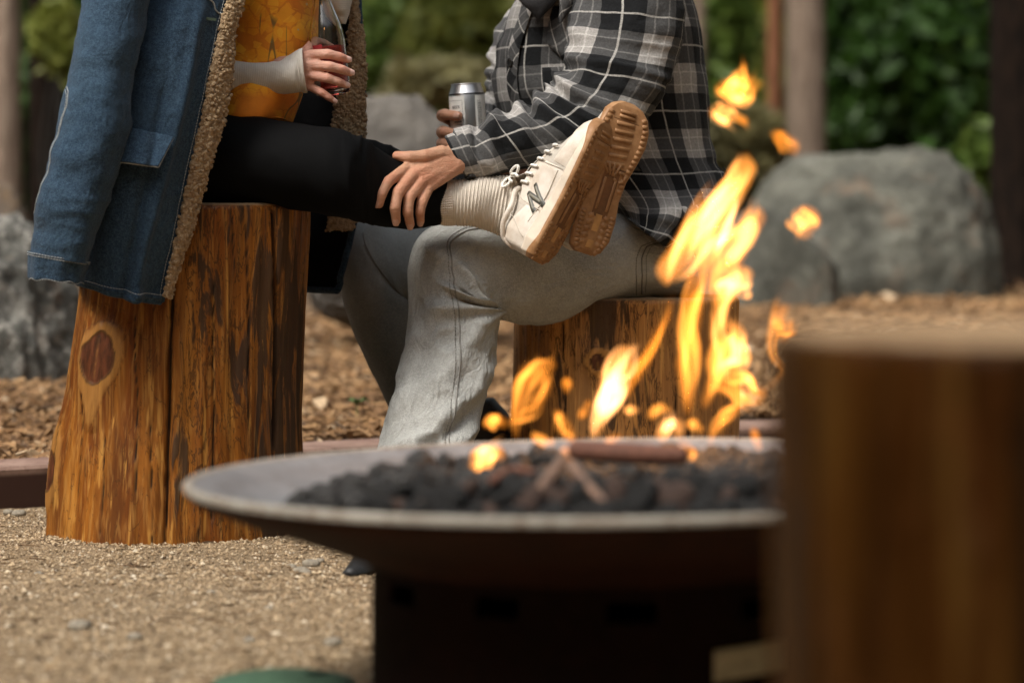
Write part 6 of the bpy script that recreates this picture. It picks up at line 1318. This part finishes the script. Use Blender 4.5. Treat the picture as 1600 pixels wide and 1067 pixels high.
# jeans: far leg, near leg
def d_jean(G, UV, t, a):
    u, v, z = UV[..., 0], UV[..., 1], UV[..., 0] * 0
    d = fold_noise(G, UV, .005, 8, 6, 101, .5) + fold_noise(G, UV, .0040, 30, 18, 103, .7)
    k = np.exp(-((t - .50) / .11) ** 2)
    d += .010 * ridge(np.stack([u * 2.2, v * 22 + u * 7, z], -1), 2, 105) * k * smooth(.40, .70, a) * smooth(1.0, .85, a)
    lower = smooth(.52, .66, t); w1 = np.stack([u * 9 + v * 7, v * 15 - u * 6, z + 3], -1)
    d += .0055 * np.maximum(ridge(w1 + .35 * np.stack([vn(w1 * .8, 1), vn(w1 * .8, 2), z], -1), 2, 107), -.2) * lower
    d += .0042 * ridge(np.stack([u * 22 - v * 12, v * 26 + u * 10, z], -1), 1, 109) * lower
    d += .004 * ridge(np.stack([u * 8 + v * 3, v * 9 - u * 4, z + 7], -1), 2, 111) * smooth(.44, .25, t)
    for pts, w, am in (([(.52, .73), (.475, .62), (.44, .52)], .010, .007), ([(.54, .74), (.55, .62), (.545, .50)], .010, .009), ([(.57, .72), (.60, .60), (.62, .47)], .012, .008), ([(.50, .74), (.50, .66)], .008, -.009), ([(.555, .74), (.575, .62), (.58, .54)], .008, -.009), ([(.60, .73), (.64, .62)], .009, .007), ([(.53, .74), (.525, .62), (.515, .54)], .007, -.007),
                       ([(.47, .40), (.43, .48), (.40, .60)], .014, .005), ([(.66, .62), (.73, .50), (.78, .36)], .014, .005), ([(.74, .66), (.82, .52), (.88, .40)], .013, .006), ([(.84, .68), (.91, .56), (.95, .38)], .012, .006), ([(.80, .66), (.86, .54)], .010, -.006), ([(.90, .66), (.95, .5)], .01, -.006), ([(.70, .40), (.78, .46), (.84, .44)], .010, -.004)):
        d += 1.5 * am * line_gauss(t, a, pts, w, .35)
    edge = .45 + .55 * np.clip(np.sin(np.pi * (a - .25) / .5), 0, 1)
    return d * (1 - lower + lower * edge)
JN = ribs([(1075, 372, 1092, 470, 4.99, .105), (1020, 345, 1030, 466, 4.97, .11), (960, 334, 985, 470, 4.94, .108), (885, 334, 905, 496, 4.90, .102), (815, 338, 842, 505, 4.86, .096), (745, 343, 800, 504, 4.82, .090),
           (692, 347, 786, 500, 4.79, .088), (657, 370, 784, 495, 4.77, .088), (641, 410, 783, 489, 4.76, .086), (641, 455, 782, 487, 4.755, .084), (637, 510, 777, 522, 4.745, .082), (622, 585, 770, 578, 4.72, .082), (604, 648, 754, 632, 4.69, .083), (590, 700, 738, 690, 4.66, .085), (572, 770, 722, 770, 4.62, .087), (562, 812, 714, 818, 4.60, .088)], 230, 130, .95, d_jean, caps=(True, False))
jn = mk_surf('jeans', JN, JEANS, man)
JF = ribs([(1000, 360, 1000, 470, 5.22, .10), (860, 352, 860, 485, 5.20, .10), (700, 352, 730, 480, 5.14, .095), (615, 352, 680, 480, 5.10, .09), (572, 340, 655, 478, 5.08, .088), (541, 342, 645, 476, 5.07, .086), (524, 366, 642, 474, 5.065, .084), (524, 412, 644, 472, 5.06, .082), (537, 470, 655, 490, 5.06, .08), (562, 540, 672, 555, 5.07, .078), (592, 608, 698, 612, 5.09, .078), (622, 668, 722, 668, 5.11, .078), (650, 725, 748, 720, 5.13, .08)], 170, 96, .95, lambda G, UV, t, a: fold_noise(G, UV, .005, 9, 8, 111, .5) + .006 * ridge(np.stack([UV[..., 0] * 3 + 1, UV[..., 1] * 22 - UV[..., 0] * 12, a * 0], -1), 2, 113) * np.exp(-((t - .38) / .10) ** 2), caps=(True, False))
JEANS_FAR = mat_denim('shaded_grey_green_denim', (.11, .12, .115), (.175, .185, .18), (.31, .32, .31), .5)  # same jeans, the far leg's shade painted as darker denim
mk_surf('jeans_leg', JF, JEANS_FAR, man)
# seams: side seam down the shin, slant pocket, thigh stitching
seam = [(.30, .335), (.36, .36), (.41, .40), (.45, .455), (.49, .49), (.54, .50), (.60, .51), (.68, .53), (.77, .555), (.87, .585), (.97, .61)]
mk('side_seam', *join([stitch(JN, seam, .0008, .0013, mode='line', n=500), stitch(JN, [(t_, a_ - .014) for t_, a_ in seam], .0005, .0009, dash=.0042, gap=.002, n=900)]), plain('jeans_seam_ridge', (.22, .215, .20), .9), jn)
poc = [(.010, .36), (.035, .44), (.065, .50), (.082, .55), (.088, .60), (.093, .70)]
poc = [(.030, .37), (.058, .42), (.088, .455), (.102, .50), (.107, .55), (.112, .66)]
mk('pocket_stitching', *join([stitch(JN, poc, .0006, .0011, mode='line', n=300), stitch(JN, [(t_ + .012, a_ + .004) for t_, a_ in poc], .0006, .0008, n=700), stitch(JN, [(t_ - .010, a_ - .006) for t_, a_ in poc], .0006, .0006, n=700)]), JEANS_THREAD, jn)
ts = [(.455, .50), (.435, .47), (.41, .435), (.385, .40), (.36, .37), (.33, .345)]
fs_ = [(.335, .66), (.355, .60), (.375, .52), (.385, .44), (.392, .36)]
mk('leg_seam', *join([stitch(JF, [(.47, .66), (.455, .58), (.435, .50), (.41, .44), (.385, .40)], .0008, .0012, mode='line', n=300), stitch(JF, [(.48, .66), (.465, .58), (.445, .50), (.42, .44)], .0008, .0008, n=500)]), JEANS_THREAD, man)
# boots
far_b = ribs([(664, 640, 772, 622, 5.12, .06), (668, 690, 800, 660, 5.12, .062), (650, 735, 806, 735, 5.12, .055), (600, 770, 806, 778, 5.12, .052), (585, 789, 806, 789, 5.12, .05)], 40, 48, .8); mk_surf('boot', far_b, BOOT, man)
V, Q, T = tube([P(690, 800, 4.64), P(655, 822, 4.60), P(610, 856, 4.36), P(565, 893, 4.14), P(546, 900, 4.08)], [.05, .05, .036, .022, .012], 40, 20); V[:, 2] = np.maximum(V[:, 2], .001); mk('boot', V, Q, T, BOOT, man)

# flannel jacket: trunk
def d_jac(G, UV, t, a):
    d = fold_noise(G, UV, .009, 6, 7, 121, .7) + fold_noise(G, UV, .003, 24, 20, 123)
    for pts, w, am in (([(.62, .70), (.72, .60), (.80, .52)], .022, .012), ([(.72, .78), (.78, .66), (.86, .58)], .018, .012), ([(.68, .74), (.76, .62)], .014, -.010), ([(.80, .78), (.86, .68), (.90, .6)], .016, .010), ([(.20, .34), (.45, .36), (.62, .42)], .018, .010), ([(.30, .29), (.55, .31)], .014, .009), ([(.42, .38), (.60, .32)], .014, -.008), ([(.36, .27), (.62, .27)], .012, .008),
                       ([(.15, .72), (.5, .74)], .02, -.005), ([(.2, .66), (.55, .68)], .018, .005)):
        d += 1.3 * am * line_gauss(t, a, pts, w, .5)
    return d
JT = ribs([(862, -110, 1035, -105, 5.10, .16), (828, -55, 1072, -60, 5.10, .20), (803, 5, 1084, 0, 5.10, .215), (784, 60, 1096, 58, 5.10, .215), (782, 125, 1105, 120, 5.10, .21), (800, 190, 1111, 180, 5.10, .21), (840, 245, 1115, 240, 5.10, .215), (890, 290, 1119, 285, 5.09, .225), (930, 316, 1108, 330, 5.07, .235), (952, 330, 1076, 370, 5.05, .24), (962, 334, 1048, 398, 5.03, .243), (966, 334, 1046, 398, 5.03, .232)], 190, 170, .92, d_jac)
jk = mk_surf('flannel_jacket', JT, PLAID, man); jk['label'] = 'black, grey and white plaid flannel jacket'
def d_sleeve(G, UV, t, a):
    d = fold_noise(G, UV, .006, 9, 10, 131, .6) + fold_noise(G, UV, .0022, 30, 26, 133)
    k = np.exp(-((t - .47) / .14) ** 2)
    d += .0085 * ridge(np.stack([UV[..., 0] * 3.2 - UV[..., 1] * 3, UV[..., 1] * 27, a * 0], -1), 2, 135) * (.35 + .9 * k) * smooth(.85, .55, a)
    for pts, w, am in (([(.40, .26), (.45, .40), (.47, .56)], .015, .010), ([(.46, .26), (.50, .40), (.51, .54)], .013, .010), ([(.43, .26), (.475, .42)], .010, -.010), ([(.52, .27), (.57, .40), (.60, .55)], .014, .009), ([(.60, .27), (.66, .42), (.72, .52)], .016, .008), ([(.56, .27), (.61, .40)], .010, -.008), ([(.70, .28), (.78, .42), (.84, .60)], .015, .007), ([(.20, .28), (.30, .42), (.36, .6)], .02, .008), ([(.80, .3), (.86, .5)], .012, -.005), ([(.28, .26), (.36, .40)], .014, .008)):
        d += am * line_gauss(t, a, pts, w, .4)
    return 1.45 * d * smooth(1.0, .95, t)
SLV = ribs([(900, -110, 1045, -120, 4.93, .07), (900, -40, 1068, -50, 4.90, .085), (902, 20, 1070, 30, 4.86, .085), (896, 75, 1056, 92, 4.835, .080), (884, 112, 1036, 138, 4.815, .076), (862, 140, 1008, 188, 4.795, .070), (832, 158, 962, 232, 4.775, .062), (800, 174, 902, 252, 4.755, .056), (768, 186, 836, 262, 4.73, .050), (738, 197, 784, 272, 4.705, .045), (718, 205, 752, 278, 4.69, .043), (706, 209, 742, 280, 4.685, .043)], 190, 120, .95, d_sleeve, caps=(True, False))
mk_surf('sleeve', SLV, PLAID_SLEEVE, jk)['label'] = 'plaid sleeve reaching forward to the shin'
CF = ribs([(722, 203, 757, 279, 4.688, .0435), (718, 203.5, 754, 280.5, 4.686, .0450), (706, 208, 742, 282, 4.68, .0445), (697, 212, 731, 281, 4.675, .0435), (695, 214, 728, 279, 4.675, .0410), (699, 216, 731, 276, 4.676, .037)], 50, 90, .95, lambda G, UV, t, a: fold_noise(G, UV, .003, 20, 24, 141), caps=(False, False)); mk_surf('cuff', CF, PLAID_SLEEVE, jk)
cb, cn = samp(CF, np.array(.45), np.array(.66)); 
def button(name, c, n, r, par):
    n = np.asarray(n) / np.linalg.norm(n); u = np.cross(n, [0, 0, 1.]); u /= np.linalg.norm(u); w = np.cross(u, n); V, q, t = lathe([(.0005, .0016), (r * .55, .0016), (r * .7, .0024), (r * .95, .0022), (r, .001), (r * .9, -.001)], 28)
    return mk(name, np.asarray(c) + V[:, :1] * u + V[:, 1:2] * w + V[:, 2:] * n, q, t, plain('black_button', (.010, .010, .010), .35), par)
button('button', cb + cn * .002, cn, .0085, jk)
# far sleeve down to the can
FSL = ribs([(850, -60, 950, -80, 5.30, .08), (812, 0, 905, 0, 5.30, .082), (779, 50, 880, 60, 5.28, .08), (767, 100, 868, 120, 5.25, .076), (760, 145, 850, 185, 5.20, .068), (757, 178, 830, 232, 5.12, .058), (752, 205, 800, 262, 5.06, .05), (745, 222, 780, 272, 5.04, .044)], 120, 84, .95, lambda G, UV, t, a: d_sleeve(G, UV, t, a) * .45, caps=(True, False)); mk_surf('sleeve', FSL, PLAID_SLEEVE, jk)
# placket, chest pocket flap, collar, buttons, side pocket welt
def strip(S_, pts, w, off, name, mat, par, n=60, thick=.0025):
    pts = spl(np.array(pts, float), n); p, N = samp(S_, pts[:, 0], pts[:, 1]); T_ = np.gradient(p, axis=0); T_ /= np.linalg.norm(T_, axis=1, keepdims=True); sdv = np.cross(T_, N); k = np.linspace(-1, 1, 9)
    G = p[:, None] + sdv[:, None] * (k * w)[None, :, None] + N[:, None] * (off + thick * np.sqrt(np.clip(1 - k ** 4, 0, 1)))[None, :, None]; L_ = np.concatenate([[0], np.cumsum(np.linalg.norm(np.diff(p, axis=0), axis=1))])
    uv = np.stack([np.repeat((k * w)[None], n, 0), np.repeat(L_[:, None], 9, 1)], -1); return mk(name, G, grid_quads(n, 9), None, mat, par, uv=uv.reshape(-1, 2))
strip(JT, [(.12, .375), (.24, .365), (.36, .352), (.48, .345), (.60, .36)], .017, .002, 'placket', PLAID_BIAS, jk, 70, .003)
for t_, a_ in ((.175, .37), (.335, .354), (.47, .345)):
    c_, n_ = samp(JT, np.array(t_), np.array(a_)); button('button', c_ + n_ * .0055, n_, .0085, jk)
def patch(S_, t0, t1, a0, a1, off, name, mat, par, cut=.0, n=24):
    t_ = np.linspace(0, 1, n); k = np.linspace(0, 1, n); Tt, Kk = np.meshgrid(t_, k, indexing='ij'); low = 1 - cut * (np.abs(Kk - .5) * 2) ** 1.5
    p, N = samp(S_, t0 + (t1 - t0) * Tt * low, a0 + (a1 - a0) * Kk); edge = np.minimum(1, np.minimum(np.minimum(Kk, 1 - Kk) * 10, (1 - Tt) * 10)); G = p + N * (off * (.4 + .6 * Tt) * np.maximum(edge, .25))[..., None]
    o = mk(name, G, grid_quads(n, n), None, mat, par, uv=np.stack([Kk * .11, Tt * .06], -1).reshape(-1, 2)); m = o.modifiers.new('t', 'SOLIDIFY'); m.thickness = .003; m.offset = -1; return o
patch(JT, .215, .345, .415, .500, .010, 'pocket_flap', PLAID_BIAS, jk, .35)
patch(JT, .35, .60, .405, .50, .003, 'chest_pocket', PLAID_BIAS, jk)
wl_ = samp(JT, np.array(.745), np.array(.60))
strip(JT, [(.70, .66), (.735, .60), (.765, .545)], .014, .004, 'pocket_welt', PLAID_BIAS, jk, 30, .006)
strip(JT, [(.60, .72), (.70, .70), (.79, .69)], .010, .002, 'side_vent', PLAID_BIAS, jk, 30, .004)
mk_surf('hood', ribs([(812, -70, 890, -70, 4.93, .030), (806, -20, 880, -22, 4.90, .028), (815, 4, 868, 4, 4.888, .022), (830, 20, 852, 22, 4.882, .012), (839, 32, 843, 33, 4.882, .004)], 50, 40, .8, lambda G, UV, t, a: fold_noise(G, UV, .008, 16, 14, 151)), PLAID_DARK, jk)
mk_surf('collar', ribs([(862, -80, 935, -70, 4.90, .022), (872, -25, 918, -22, 4.885, .018), (872, 8, 896, 12, 4.88, .012), (873, 36, 878, 37, 4.88, .004)], 50, 40, .8, lambda G, UV, t, a: fold_noise(G, UV, .006, 16, 14, 153)), PLAID_BIAS, jk)

# small green plant in the chips
pl_ = P(557, 660, 6.15); z0 = float(chip_z(np.array(pl_[0]), np.array(6.15))) + .02; plant = thing('seedling', 'tiny green seedling in the wood chips between the stump and the jeans', 'plant', (pl_[0], 6.15, z0))
lv_, sq = [], []
for k, (a_, L_) in enumerate(((.2, .030), (2.6, .026), (4.2, .020), (1.2, .016), (5.4, .018))):
    t_ = np.linspace(0, 1, 7); w_ = np.sin(t_ * math.pi) ** .8 * L_ * .30; c_ = np.stack([math.cos(a_) * t_ * L_, math.sin(a_) * t_ * L_, .022 + .012 * np.sin(t_ * 2.4)], -1) + [pl_[0], 6.15, z0]; n_ = np.array([-math.sin(a_), math.cos(a_), 0]); G = np.stack([c_ + n_ * (w_ * s)[:, None] + np.array([0, 0, .004]) * abs(s) for s in (-1, 0, 1)], 1)
    mk('leaf', G, grid_quads(7, 3), None, plain('seedling_leaf', (.05, .14, .035), .6) if k == 0 else bpy.data.materials['seedling_leaf'], plant)
mk('stem', *tube([np.array([pl_[0], 6.15, z0 - .01]), np.array([pl_[0] + .002, 6.15, z0 + .024])], .0012, 6, 6), bpy.data.materials['seedling_leaf'], plant)
